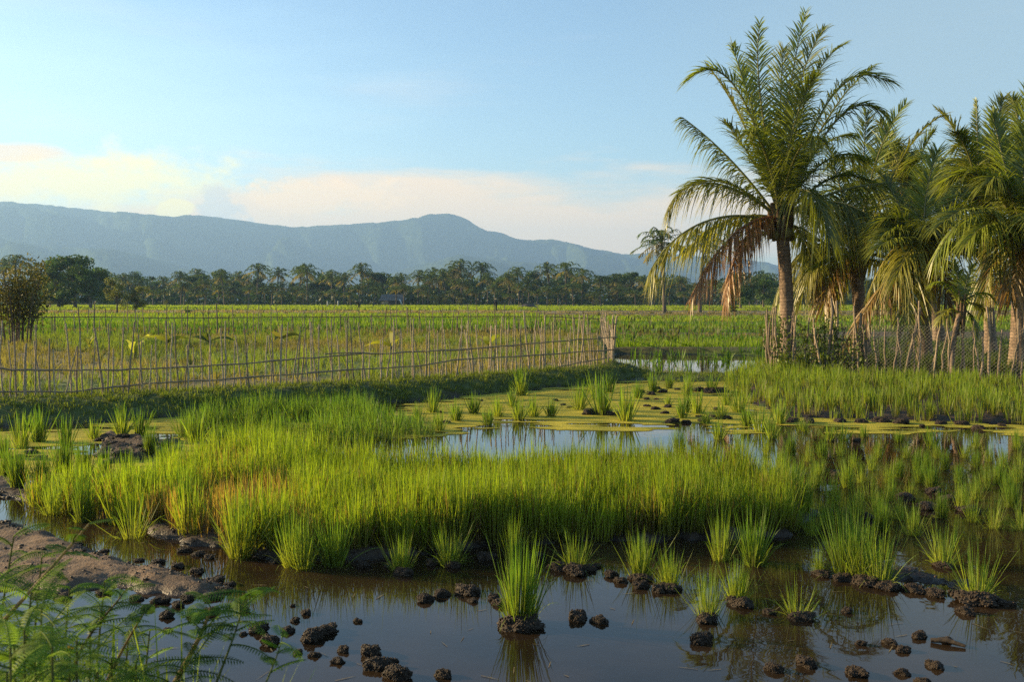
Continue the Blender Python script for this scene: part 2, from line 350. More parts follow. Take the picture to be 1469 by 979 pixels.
def contour(fn, x0, x1, y0, y1, dx, dy, z):
    xs = np.arange(x0, x1, dx); ys = np.arange(y0, y1, dy); X, Y = np.meshgrid(xs, ys); Fv = fn(X, Y)
    verts = []; faces = {3: [], 4: [], 5: [], 6: []}
    full = (Fv[:-1, :-1] > 0).astype(int) + (Fv[1:, :-1] > 0) + (Fv[:-1, 1:] > 0) + (Fv[1:, 1:] > 0)
    for a, b in zip(*np.nonzero(full)):
        cs = [(X[a, b], Y[a, b], Fv[a, b]), (X[a, b + 1], Y[a, b + 1], Fv[a, b + 1]), (X[a + 1, b + 1], Y[a + 1, b + 1], Fv[a + 1, b + 1]), (X[a + 1, b], Y[a + 1, b], Fv[a + 1, b])]
        out = []
        for q in range(4):
            p, p2 = cs[q], cs[(q + 1) % 4]
            if p[2] > 0: out.append((p[0], p[1], z))
            if (p[2] > 0) != (p2[2] > 0):
                t = p[2] / (p[2] - p2[2]); out.append((p[0] + t * (p2[0] - p[0]), p[1] + t * (p2[1] - p[1]), z))
        if len(out) >= 3: faces[len(out)].append(range(len(verts), len(verts) + len(out))); verts += out
    return verts, [np.array([list(f) for f in v]) for v in faces.values() if v]
v, f = contour(duck_field, -9, 14, 9, 22.5, .1, .07, .004)
mb = MB(); mb.add(v, f, (.3, .3, .03)); tag(mb.build('duckweed', duckweed_material(), smooth=False), 'yellow green duckweed film floating on the paddy water', 'duckweed', kind='stuff')

# ------------------------------------------------------------------ hills
PROF = np.array([(-700, 330), (-400, 306), (-150, 292), (0, 291), (60, 293), (150, 303), (250, 313), (280, 308), (330, 314), (420, 326), (500, 322), (560, 318), (600, 312), (620, 307), (650, 307), (670, 314), (690, 328), (720, 335), (750, 345), (790, 343), (830, 352), (860, 358), (900, 365), (940, 361), (1000, 368), (1060, 371), (1100, 376), (1160, 392), (1300, 405), (1500, 415), (2200, 424)], float)
SPUR = np.array([(-700, 420), (-300, 380), (-60, 345), (0, 342), (60, 352), (120, 356), (180, 360), (240, 376), (300, 396), (360, 412), (430, 424), (2200, 429)], float)
SPUR2 = np.array([(-700, 429), (420, 428), (520, 404), (600, 380), (660, 366), (720, 372), (800, 382), (880, 388), (960, 384), (1040, 392), (1100, 402), (1200, 412), (2200, 427)], float)
def hills():
    mb = MB(); pxs = np.linspace(-650, 2150, 700)
    for prof, d0, d1, rg, seed in ((PROF, 3300, 4500, 1.0, 0), (SPUR, 2600, 3500, .7, 31), (SPUR2, 2700, 3700, .7, 57)):
        top = np.interp(pxs, prof[:, 0], prof[:, 1]); k = np.array([.25, .5, .25])
        tp = np.convolve(np.pad(top, 1, mode='edge'), k, 'valid')
        zt = CAMZ + (430 - tp) / F0 * d1
        zt += (fbm(pxs * .12 + seed, pxs * 0 + seed, 4) - .62) * 9 * rg
        vs = np.concatenate([np.linspace(0, 1, 60), [1.12, 1.3]])
        Xs = []; 
        P = np.linspace(0, 1, 1)
        u = (pxs - W0 / 2) / F0
        d = d0 + (d1 - d0) * vs[:, None] + 0 * u[None]
        gul = fbm(pxs[None] * .016 + seed + vs[:, None] * .8, vs[:, None] * 1.6 + seed, 5)
        prf = np.where(vs < 1, np.sin(np.clip(vs, 0, 1) * np.pi / 2) ** 1.15, 1 - (vs - 1) * 2.2)[:, None]
        z = zt[None] * prf * (1 - 1.5 * np.clip(gul - .36, 0, 1) * np.sin(np.clip(vs, 0, 1) * np.pi)[:, None] * 2) - 1.0
        x = u[None] * d
        r, c = x.shape; i = np.arange(r - 1)[:, None] * c; j = np.arange(c - 1)[None]
        mb.add(np.stack([x, d, z], -1).reshape(-1, 3), np.stack([i + j, i + j + 1, i + c + j + 1, i + c + j], -1).reshape(-1, 4), (0, 0, 0))
    tag(mb.build('hills', hill_material()), 'long forested hill range fading blue in the haze', 'hills', kind='structure')
hills()

# ------------------------------------------------------------------ rice
def rice_blades(mb, bx, by, bz, h, lean, n, wid, cb, ct, spread=.03, dv=.25, segs=4, radial=True):
    """n blades per tuft at (bx,by,bz); lean = outward lean"""
    T = len(bx); k = np.repeat(np.arange(T), n); N = len(k)
    az = RNG.uniform(0, 2 * np.pi, N); r = spread * np.sqrt(RNG.random(N))
    base = np.stack([bx[k] + r * np.cos(az), by[k] + r * np.sin(az), bz[k]], 1)
    le = np.abs(RNG.normal(0, 1, N)) * lean * (.4 + r / spread)
    d = unit(np.stack([np.cos(az) * le, np.sin(az) * le, np.ones(N)], 1))
    L = h[k] * RNG.uniform(.6, 1.12, N); dr = np.abs(RNG.normal(0, dv, N)) * (.2 + le)
    fa = RNG.uniform(0, np.pi, N); wv = np.stack([np.cos(fa), np.sin(fa), 0 * fa], 1); wv = unit(wv - d * (wv * d).sum(1, keepdims=True))
    var = RNG.uniform(.75, 1.25, (N, 1)); yl = RNG.random((N, 1)) ** 3
    c0 = cb[k] * var; c1 = ct[k] * var * (1 - .35 * yl) + np.array([.2, .2, .02]) * .5 * yl
    ribbons(mb, base, d, L, dr, wv, wid * RNG.uniform(.7, 1.25, N), c0, c1, segs)
def inpoly(poly, n, margin=0.0):
    lo, hi = poly.min(0), poly.max(0); out = []; tot = 0
    while tot < n:
        p = RNG.uniform(lo, hi, (n * 2, 2)); p = p[sdf(poly, p[:, 0], p[:, 1]) > margin]; out.append(p); tot += len(p)
    return np.concatenate(out)[:n]
def rice_patch(name, poly, n, h, blades, wid, lean, label, cat, cb, ct, jit=.0, thin=.0, mat=None, segs=4, spread=.03, dv=.25):
    p = inpoly(poly, n, -jit); x, y = p[:, 0], p[:, 1]
    if thin:
        keep = fbm(x * 1.1 + 40, y * 1.1, 3) > thin * RNG.uniform(.85, 1.15, len(x)); x, y = x[keep], y[keep]
    z = np.maximum(hz(x, y), -.05); nn = fbm(x * 1.7, y * 1.7 + 3, 3)
    hh = h * (.5 + .85 * nn) * RNG.uniform(.72, 1.22, len(x)); v = (.6 + .8 * fbm(x * .5 + 9, y * .5, 3))[:, None]
    mb = MB(); rice_blades(mb, x, y, z, hh, lean, blades, wid, cb * v, ct * v, spread, dv, segs)
    return tag(mb.build(name, mat or M_rice), label, cat, kind='stuff')
YB, YT = np.array([.22, .20, .04]), np.array([.195, .285, .012])
DB, DT = np.array([.15, .16, .03]), np.array([.078, .178, .016])
SEED = gp([(40, 722), (180, 752), (330, 788), (450, 802), (540, 797), (700, 782), (860, 774), (1010, 770), (1130, 765), (1140, 745), (1070, 708), (1000, 692), (930, 690), (800, 694), (700, 696), (560, 700), (470, 682), (390, 672), (290, 684), (220, 722), (60, 722)])
rice_patch('rice_seedbed', SEED, 2900, .41, 20, .0065, .19, 'dense bright yellow green bed of young rice across the middle', 'rice', YB * .8, YT, .04, .42, spread=.06, dv=.4)
rice_patch('rice_stubble', SEED, 3600, .30, 7, .006, .16, 'brown dry lower leaves among the rice of the bright seedbed', 'dry leaves', np.array([.16, .10, .035]), np.array([.26, .17, .05]), .02, .25)
rice_patch('young_rice', MID, 520, .36, 15, .009, .28, 'looser patch of mid green rice behind the bright seedbed', 'rice', DB, DT * 1.05, .1, .42, spread=.06)
rice_patch('paddy_rice', RBAND, 2100, .34, 12, .012, .14, 'band of young rice along the foot of the stake fence', 'rice', YB * .9, (YT + DT) / 2, .12, .30, spread=.05)

# clump meshes used for every separate rice clump
def clump_mesh(seed, n, lean, dv, pale, fat=1.0):
    global RNG
    RNG = np.random.default_rng(seed); mb = MB()
    o = np.zeros(1)
    rice_blades(mb, o, o, o - .02, o + 1.0, lean, int(n * 1.6), .0115 * fat, (np.array([[.30, .30, .05]]) if pale else DB[None]), DT[None] * 1.05, .11, dv, 6)
    rice_blades(mb, o, o, o - .02, o + .72, lean * 1.5, n // 2, .010 * fat, np.array([[.22, .24, .05]]), YT[None], .12, dv * 1.4, 6)
    m = mb.mesh('rice_clump'); m.materials.append(M_rice); return m
CL = [clump_mesh(100 + k, n, l, dv, pl) for k, (n, l, dv, pl) in enumerate([(95, .20, .75, 1), (60, .34, .8, 1), (130, .15, .85, 0), (75, .30, .7, 1), (45, .40, .9, 1), (110, .22, .8, 0), (60, .2, .5, 1)])]
CLF = [clump_mesh(150 + k, 42, .2 + .03 * k, .5, k % 2, 2.3) for k in range(4)]
RNG = np.random.default_rng(21)
ORD = 'first second third fourth fifth sixth seventh eighth ninth tenth eleventh twelfth thirteenth fourteenth fifteenth sixteenth seventeenth eighteenth nineteenth twentieth'.split()
TENS = ['', '', 'twenty', 'thirty', 'forty', 'fifty', 'sixty', 'seventy', 'eighty', 'ninety']
def ordw(n):
    if n <= 20: return ORD[n - 1]
    if n == 100: return 'hundredth'
    if n > 100: return 'hundred and ' + ordw(n - 100)
    if n % 10 == 0: return TENS[n // 10][:-1] + 'ieth'
    return ('hundred and ' + ordw(n - 100)) if n > 99 else TENS[n // 10] + '-' + ORD[n % 10 - 1]
def clump(px, py, hpx, label, group, kind=None, wide=1.0):
    p = G(px, py, .02); d = p[1]; h = hpx * (1.12 if d > 14 else 1) * d / F0
    o = link('rice_clump', (random.choice(CLF) if d > 11 else CL[random.randrange(len(CL)) if kind is None else kind]))
    o.location = (p[0], p[1], max(gz(p[0], p[1]), -.04)); s = h * 1.02
    o.scale = (s * wide * random.uniform(.9, 1.15), s * wide * random.uniform(.9, 1.15), s); o.rotation_euler = (random.uniform(-.05, .05), random.uniform(-.05, .05), random.uniform(0, 6.28))
    tag(o, label, 'rice clump', group); return o
front = [
 (745, 890, 150, 'largest and nearest rice clump, standing on a round mud mound in open water', 2, 1.0),
 (826, 812, 78, 'small fan-shaped rice clump on a low mud patch behind and right of the nearest clump', 1, 1.3),
 (575, 815, 72, 'stubby rice clump in the shallows straight behind the three stacked mud clods', 0, 1.1),
 (645, 806, 78, 'rice clump with one bent blade between the shallows clump and the nearest clump', 3, 1.1),
 (735, 800, 85, 'slim rice clump rising just behind the nearest and largest clump', 6, .7),
 (918, 822, 88, 'bushy rice clump over a row of clods right of the fan-shaped clump', 0, 1.1),
 (962, 836, 78, 'lower rice clump leaning on the right side of the bushy clump', 3, 1.0),
 (1015, 879, 88, 'narrow rice clump with pale stems on its own mud mound right of centre', 6, 1.1),
 (1057, 856, 82, 'rice clump with thick pale foot close behind the narrow mound clump', 0, 1.0),
 (1080, 806, 98, 'tall rice clump at the right front edge of the bright seedbed', 5, .95),
 (1034, 800, 90, 'tall slim rice clump beside the seedbed corner, left of its taller neighbour', 6, .9),
 (1145, 878, 74, 'low spreading rice clump with arching blades alone on a mound, mid right', 4, 1.3),
 (1175, 818, 55, 'smallest clump at the left end of the mud ridge on the right', 6, .8),
 (1212, 822, 118, 'tall clump, leftmost of the three large ones on the mud ridge', 5, .85),
 (1236, 826, 112, 'brown-footed clump, middle one of three large ones on the mud ridge', 0, .8),
 (1263, 832, 108, 'clump with drooping tips, rightmost of three large ones on the mud ridge', 3, .9),
 (1402, 853, 104, 'big fan-shaped rice clump on a mud mound at the right edge', 1, 1.25),
 (1353, 806, 84, 'rice clump with bright yellow foot behind the big fan-shaped right clump', 1, 1.1),
 (190, 768, 92, 'spiky rice clump on the mud beside the left channel', 4, 1.0),
 (345, 796, 118, 'dense bright rice clump standing forward at the head of the brown channel', 0, 1.0),
 (265, 760, 100, 'upright bright clump between the spiky and the dense one by the channel', 2, .8),
 (418, 808, 110, 'bright clump at the water edge, right of the dense channel head clump', 3, .8),
 (436, 812, 100, 'pale-footed clump closest to the brown reflection at left centre', 6, .8),
 (480, 808, 95, 'dark green clump with a bent outer blade at the seedbed front', 5, .9),
 (120, 745, 95, 'upright clump left of the spiky one, above the mud bank', 2, .8),
 (75, 735, 80, 'clump with orange-brown foot beside the far left puddle', 3, .9)]
for px, py, h, lab, k, w in front: clump(px, py, h, lab, 'single rice clumps in the foreground', k, w)
mud_r = [(1379, 726, 62), (1425, 755, 72), (1466, 757, 70), (1337, 697, 52), (1277, 715, 50), (1305, 706, 42), (1247, 714, 62), (1215, 697, 62), (1175, 677, 40), (1432, 692, 52), (1459, 690, 55), (1290, 682, 40), (1250, 672, 45), (1225, 668, 40), (1315, 672, 45), (1120, 668, 45), (1145, 700, 60), (1195, 720, 60), (1230, 740, 62), (1375, 690, 40), (1400, 668, 40), (1500, 700, 60), (1155, 740, 70), (1260, 735, 58), (1350, 740, 55), (1400, 715, 55), (1450, 725, 60), (1170, 698, 55), (1135, 720, 66), (1210, 750, 66), (1265, 758, 60), (1320, 690, 46), (1355, 672, 42), (1260, 655, 40), (1180, 655, 40), (1440, 668, 44), (1125, 690, 58), (1165, 765, 70), (1185, 755, 60), (1100, 650, 46), (1135, 650, 44), (1160, 660, 42), (1205, 652, 40), (1235, 690, 50), (1275, 690, 48), (1300, 655, 38), (1345, 655, 38), (1385, 655, 40), (1415, 700, 54), (1445, 705, 50), (1395, 745, 58), (1310, 765, 64), (1230, 770, 66), (1100, 715, 70), (1085, 690, 56), (1420, 660, 40), (1465, 665, 42), (1290, 742, 50), (1330, 668, 40), (1110, 735, 80)]
for i, (px, py, h) in enumerate(sorted(mud_r)):
    sz = 'small' if h < 46 else ('tall' if h > 61 else 'medium')
    clump(px, py, h, f'{sz} rice clump, {ordw(i + 1)} from the left in the muddy water right of the seedbed', 'rice clumps in the muddy right paddy', None, .78)
pond_r = [(1063, 652, 68), (1107, 627, 46), (1152, 617, 28), (1190, 631, 34), (1210, 631, 34), (1337, 641, 40), (1460, 643, 36), (975, 645, 44), (1032, 628, 40), (1090, 618, 45), (1290, 632, 26), (1240, 625, 25), (1400, 640, 30), (1072, 610, 44), (1118, 606, 46)]
for i, (px, py, h) in enumerate(sorted(pond_r)):
    clump(px, py, h, f'{"tall" if h > 42 else "short"} rice clump, {ordw(i + 1)} from the left along the sky-reflecting water on the right', 'rice clumps in the reflecting water', None, 1.0)
duck_r = [(830, 586, 44), (864, 594, 54), (856, 572, 42), (898, 602, 62), (937, 562, 32), (985, 566, 38), (1021, 562, 30), (1000, 592, 38), (985, 590, 36), (745, 600, 40), (748, 566, 44), (960, 556, 26), (655, 602, 40), (600, 605, 40), (630, 616, 44), (540, 610, 44), (575, 618, 40), (700, 608, 36), (1012, 606, 30), (715, 596, 34), (958, 580, 22), (978, 598, 34), (1042, 580, 34), (1060, 590, 36), (620, 590, 38), (680, 592, 36), (735, 582, 34), (765, 596, 38), (790, 596, 34), (1035, 600, 36), (915, 570, 30), (875, 562, 32)]
for i, (px, py, h) in enumerate(sorted(duck_r)):
    clump(px, py, h, f'{"tall" if h > 42 else "short"} rice clump, {ordw(i + 1)} from the left out on the yellow duckweed', 'rice clumps in the duckweed', None, .95)
left_r = [(30, 640, 62), (55, 632, 60), (95, 640, 56), (175, 630, 55), (200, 622, 46), (215, 655, 50), (90, 675, 70), (120, 680, 66), (25, 700, 72), (10, 680, 66), (150, 690, 66), (240, 676, 55), (60, 700, 70), (5, 655, 50), (135, 628, 40), (280, 632, 60), (265, 690, 60), (185, 700, 60), (310, 640, 56)]
for i, (px, py, h) in enumerate(sorted(left_r)):
    clump(px, py, h, f'{"tall" if h > 58 else "short"} green rice clump, {ordw(i + 1)} from the left in the shaded far left paddy', 'rice clumps in the left paddy', 2 + 3 * (i % 2), 1.0)

# ------------------------------------------------------------------ mud clods
def ico(sub):
    import bmesh
    b = bmesh.new(); bmesh.ops.create_icosphere(b, subdivisions=sub, radius=1); v = np.array([x.co[:] for x in b.verts]); f = np.array([[q.index for q in x.verts] for x in b.faces]); b.free(); return v, f
I2v, I2f = ico(1); I4v, I4f = ico(4)
def clod_mesh(seed):
    rg = np.random.default_rng(seed); mb = MB(); off = Vector(rg.uniform(-9, 9, 3))
    r = np.array([1 + .5 * mnoise.noise(Vector(p) * 1.4 + off) + .18 * mnoise.noise(Vector(p) * 4 + off) for p in I4v])
    sq = np.array([1, rg.uniform(.7, .95), rg.uniform(.5, .62)]); V = I4v * r[:, None] * sq; V[:, 2] = np.maximum(V[:, 2], -.3)
    mb.add(V, I4f, (.034, .023, .014))
    sel = rg.choice(len(V), 480, replace=False)
    for q in sel:
        if V[q, 2] < -.2: continue
        s = rg.uniform(.045, .095); cc = np.array([.046, .031, .019]) * rg.uniform(.55, 1.6)
        mb.add(I2v * s * rg.uniform(.7, 1.4, 3) + V[q] * rg.uniform(.97, 1.06), I2f, cc)
    V0 = mb.mesh('mud_clod'); V0.materials.append(M_mud); return V0
CM = [clod_mesh(k) for k in range(7)]
def clod(px, py, w, label, group, flat=1.0):
    p = G(px, py, .01); r = w * .5 * p[1] / F0
    o = link('mud_clod', random.choice(CM)); z = gz(p[0], p[1]); o.location = (p[0], p[1], max(z, 0) + r * .12)
    o.scale = (r * .88, r * .82, r * .88 * flat); o.rotation_euler = (0, 0, random.uniform(0, 6.28)); tag(o, label, 'mud clod', group)
def clods(lst, where, group, flat=1.0):
    for i, (px, py, w) in enumerate(sorted(lst)):
        sz = 'large' if w > 28 else ('small' if w < 16 else 'rounded')
        clod(px, py, w, f'{sz} dark mud clod, {ordw(i + 1)} from left {where}', group, flat)
clods([(279, 885, 22), (304, 877, 26), (351, 875, 20), (372, 902, 32), (349, 909, 12), (413, 905, 22), (386, 921, 34), (448, 915, 44), (470, 905, 36), (427, 935, 18), (451, 939, 19), (492, 932, 22), (484, 948, 22), (439, 879, 20), (513, 890, 15), (424, 889, 16), (420, 868, 9), (240, 882, 26), (240, 903, 15), (255, 868, 22), (212, 872, 20)], 'in the scatter at lower left', 'mud clods at lower left')
clods([(532, 937, 40), (539, 955, 42), (562, 948, 20), (571, 969, 46), (635, 968, 28)], 'of five at the bottom edge', 'mud clods at the bottom edge')
clods([(609, 860, 28), (633, 853, 26), (672, 849, 38), (678, 862, 17), (709, 857, 22), (720, 866, 30), (829, 886, 38), (860, 891, 28)], 'beside the nearest rice clump', 'mud clods beside the nearest clump')
clods([(854, 812, 16), (876, 825, 24), (891, 834, 22), (920, 841, 28), (945, 846, 28), (960, 846, 24), (800, 815, 30), (845, 816, 26), (700, 800, 30), (620, 808, 26), (580, 822, 30), (560, 812, 22), (650, 812, 24), (520, 812, 24), (770, 800, 26)], 'along the muddy front of the seedbed', 'mud clods along the seedbed front')
clods([(1385, 878, 27), (1319, 912, 27), (1358, 918, 20), (1277, 922, 24), (1295, 932, 25), (1341, 955, 28), (1294, 965, 22), (1111, 960, 30), (1157, 952, 36), (1228, 965, 34), (1235, 923, 18), (1215, 876, 20), (1325, 979, 26), (1006, 918, 42), (1103, 878, 20)], 'in the palm reflections at lower right', 'mud clods at lower right')
clods([(745, 898, 66), (1014, 889, 40), (1062, 866, 42), (1149, 886, 38), (826, 820, 46), (1402, 862, 62), (1353, 812, 30), (962, 844, 36), (918, 830, 34), (1240, 836, 44), (1275, 842, 42), (1310, 846, 36), (1210, 830, 36), (1178, 824, 28), (1340, 852, 34), (1440, 866, 30)], 'of those carrying rice clumps', 'mud mounds under the rice clumps', .75)
clods([(797, 575, 12), (808, 581, 10), (818, 585, 11), (846, 594, 30), (870, 595, 28), (888, 596, 22), (940, 587, 15), (928, 583, 12), (954, 593, 14), (958, 584, 15), (979, 595, 13), (928, 573, 12), (942, 573, 10), (919, 563, 15), (934, 566, 19), (951, 563, 17), (942, 558, 13), (965, 606, 24), (985, 606, 15), (1009, 605, 19), (1029, 588, 15), (1039, 601, 23), (1023, 598, 13), (1004, 598, 12), (1002, 561, 24), (1018, 563, 26), (1032, 562, 24), (971, 559, 9), (565, 603, 14), (630, 592, 12), (690, 575, 9), (640, 606, 14)], 'on the yellow duckweed', 'mud clods on the duckweed', .8)
clods([(1404, 615, 21), (1437, 611, 15), (1294, 607, 25), (1263, 605, 27), (1323, 611, 10), (1137, 605, 25), (1191, 632, 15), (1229, 632, 15), (1160, 606, 24), (1205, 605, 22), (1235, 606, 20), (1350, 608, 20), (1380, 609, 22), (1330, 728, 36), (1390, 733, 34), (1340, 706, 30), (1300, 716, 34), (1360, 716, 26), (1200, 680, 26), (1150, 682, 22), (1120, 678, 24), (1240, 742, 30)], 'in the paddy below the stake fence', 'mud clods in the right paddy', .8)
clods([(200, 803, 16), (228, 806, 22), (255, 812, 24), (282, 820, 26), (312, 832, 28), (322, 846, 26), (305, 856, 30), (268, 858, 26), (330, 838, 20), (285, 795, 22), (300, 799, 20), (265, 790, 22), (60, 852, 30), (90, 856, 30), (150, 850, 26), (195, 858, 26), (230, 862, 30), (150, 790, 14), (120, 800, 12), (60, 800, 14), (375, 800, 24), (395, 806, 20), (110, 780, 16)], 'around the rim of the left mud bank', 'mud clods on the left bank', .7)
clods([(145, 632, 20), (160, 640, 26), (175, 634, 22), (150, 655, 26), (172, 660, 28), (235, 640, 26), (250, 646, 24), (60, 658, 22), (45, 650, 22), (30, 655, 18), (205, 648, 20)], 'on the shaded mud at far left', 'mud clods at far left', .7)
mb = MB(); p = G(1335, 923); q = G(1385, 931); tube(mb, [p + [0, 0, .012], (p + q) / 2 + [0, .015, .02], q + [0, 0, .01]], [.012, .014, .008], (.05, .035, .022)); tag(mb.build('stick', M_wood), 'muddy stick lying in the water at lower right among clods', 'stick')

# crumbs of mud on the banks and along the water's edge, bits of straw on the water
mb = MB(); P = []
for poly, n in ((BANK, 5200), (PATCH, 8000), (LMUD, 1500), (RIDGE, 1400), (RBAND, 1500)):
    lo, hi = poly.min(0) - .3, poly.max(0) + .3; p = RNG.uniform(lo, hi, (n * 2, 2)); sd_ = sdf(poly, p[:, 0], p[:, 1]); cl_ = fbm(p[:, 0] * 3, p[:, 1] * 3, 3)
    keep = (sd_ > -.25) & (np.exp(-(sd_ / .28) ** 2) * 1.1 + .12 > RNG.random(len(p))) & (cl_ > .46); P.append(p[keep])
P = np.concatenate(P); Z = hz(P[:, 0], P[:, 1]); ok = Z > -.025; P, Z = P[ok], Z[ok]
r = RNG.uniform(.004, .013, len(P)) * (.7 + .6 * RNG.random(len(P)) ** 3 * 2) * np.clip(P[:, 1] / 8, .7, 2)
V = I2v[None] * (r[:, None] * RNG.uniform(.7, 1.3, (len(P), len(I2v))))[..., None] * np.array([1, 1, .75]) + np.column_stack([P, np.maximum(Z, -.01) + r * .25])[:, None]
mb.add(V.reshape(-1, 3), (I2f[None] + (np.arange(len(P)) * len(I2v))[:, None, None]).reshape(-1, 3), np.repeat(np.array([.055, .037, .023]) * RNG.uniform(.6, 1.7, (len(P), 1)), len(I2v), 0))
tag(mb.build('mud_crumbs', M_mud), 'crumbs of dark mud strewn over the banks and water edges', 'mud', kind='stuff')
mb = MB(); n = 230; y = 4.2 + 10 * RNG.random(n) ** 1.6; x = RNG.uniform(-.55, .6, n) * y; ok = hz(x, y) < -.03; x, y = x[ok], y[ok]; n = len(x); az = RNG.uniform(0, 6.28, n); d = np.stack([np.cos(az), np.sin(az), 0 * az], 1)
ribbons(mb, np.stack([x, y, 0 * x + .003], 1), d, RNG.uniform(.02, .12, n), 0, np.stack([-np.sin(az), np.cos(az), 0 * az], 1), RNG.uniform(.003, .008, n), np.array([.14, .10, .05]), np.array([.20, .16, .06]), 2)
tag(mb.build('floating_straw', M_wood), 'bits of straw and dead leaf floating on the brown water', 'straw', kind='stuff')

# ------------------------------------------------------------------ grasses (stuff)
def scatter(name, pts, h, blades, wid, lean, label, cb, ct, cat='grass', spread=.06, dv=.5, segs=3, vary=.6, mat=None):
    x, y = pts[:, 0], pts[:, 1]; z = hz(x, y); ok = z > -.02; x, y, z = x[ok], y[ok], z[ok]
    hh = h * RNG.uniform(.5, 1.3, len(x)) * (.6 + .8 * fbm(x * .7, y * .7, 3)); v = (1 - vary / 2 + vary * fbm(x * .35 + 5, y * .35, 3))[:, None]
    mb = MB(); rice_blades(mb, x, y, z - .02, hh, lean, blades, wid, cb * v, ct * v, spread, dv, segs); tag(mb.build(name, mat or M_grass), label, cat, kind='stuff')
n = 260; p = np.stack([RNG.uniform(-1.5, -.15, n), RNG.uniform(1.75, 2.75, n)], 1); p = p[p[:, 0] < -.34 * p[:, 1] + .1]
scatter('bank_grass', p, .5, 7, .006, .5, 'bright tangled grass on the near bank at the bottom left', np.array([.12, .17, .03]), np.array([.19, .27, .03]), 'grass', .05, .9, 5)
n = 5200; t = RNG.uniform(BUND_LINE[0][0], BUND_LINE[-1][0] + .8, n); e = RNG.uniform(-1.75, .5, n)
p = np.stack([t, line_y(BUND_LINE, t) + e], 1); p = p[(t < FENCE[-1][0]) | (RNG.random(n) < .6)]
scatter('bund_grass', p, .11, 12, .009, .6, 'short dark grass on the mound below the picket fence', np.array([.09, .105, .022]), np.array([.15, .195, .03]))
p = inpoly(ENC, 6500, .2); nf = fbm(p[:, 0] * .25, p[:, 1] * .25 + 4, 3); g = p[nf < .54]; b = p[nf > .5]
scatter('meadow_grass', g, .32, 8, .014, .4, 'rough green grass inside the picket enclosure', np.array([.10, .105, .025]), np.array([.15, .215, .028]))
scatter('dry_grass', b, .26, 8, .014, .5, 'dry brown grass inside the picket enclosure', np.array([.12, .11, .035]), np.array([.20, .16, .06]))
p = inpoly(GARDEN, 3600, .1); p = p[(p[:, 1] < 36)]
scatter('garden_weeds', p, .24, 9, .03, .7, 'low leafy weeds under the coconut palms', np.array([.03, .05, .012]), np.array([.06, .11, .02]), 'weeds', .15)
def field_rice():
    mb = MB()
    BR_ = np.array([.15, .125, .05])
    spec = [(22, 31, 9000, .42, DT), (31, 36, 5000, .42, (DT + YT) / 2), (36, 40.5, 4500, .40, DT * .9), (40.5, 44.5, 3000, .25, BR_), (44.5, 50, 4000, .36, DT * .85), (50, 56, 4500, .42, (DT + YT) / 2), (56, 66, 6000, .4, DT), (66, 76, 5000, .4, YT * .9), (76, 88, 5000, .4, (DT + YT) / 2), (88, 104, 2600, .25, BR_ * 1.1), (104, 128, 2500, .2, np.array([.2, .165, .07])), (128, 160, 6500, .4, YT * .9), (160, 195, 6000, .4, YT), (195, 238, 6000, .4, YT * .9)]
    for y0, y1, n, h, ct in spec:
        y = RNG.uniform(y0 - 2, y1 + 2, n); x = RNG.uniform(-.64, .64, n) * y
        k, near = parcel(x, y); kk = BND.index(y1) if y1 in BND else len(BND) - 1
        ok = (sdf(ENC, x, y) < -.3) & (sdf(GARDEN, x, y) < -.2) & (k == kk) & (near > .9) & (y > line_y(BUND_LINE, x) + 1.4)
        x, y = x[ok], y[ok]; z = hz(x, y); pd = sdf(POND, x, y); keep = (pd < .1) | (RNG.random(len(x)) < .05); x, y, z = x[keep], y[keep], z[keep]
        v = (.75 + .5 * fbm(x * .06, y * .06, 3))[:, None]
        ct = ct * np.array([1.12, 1.0, 1.0]); rice_blades(mb, x, y, np.maximum(z, -.02) - .03, h * RNG.uniform(.8, 1.2, len(x)), .3, 5, .0011 * (y0 + y1) / 2, ct * .85 * v, ct * v, .0035 * y0, .4, 2)
    y = RNG.uniform(24, 236, 30000) ; x = RNG.uniform(-.64, .64, 30000) * y; k, near = parcel(x, y); ok = (sdf(ENC, x, y) < -.3) & (sdf(GARDEN, x, y) < -.2) & (near < .8) & (y > 35); x, y = x[ok], y[ok]
    b2 = MB(); v = RNG.uniform(.5, 1.5, (len(x), 1)); rice_blades(b2, x, y, hz(x, y) - .03, .38 * RNG.uniform(.5, 1.3, len(x)), .5, 5, .09, np.array([.05, .055, .02]) * v, np.array([.085, .09, .03]) * v, .25, .4, 2)
    tag(b2.build('bund_weeds', M_grass), 'dark weedy grass along the bunds between the far fields', 'grass', kind='stuff')
    tag(mb.build('field_rice', M_rice), 'green rice growing in the far paddy fields', 'rice', kind='stuff')
field_rice()

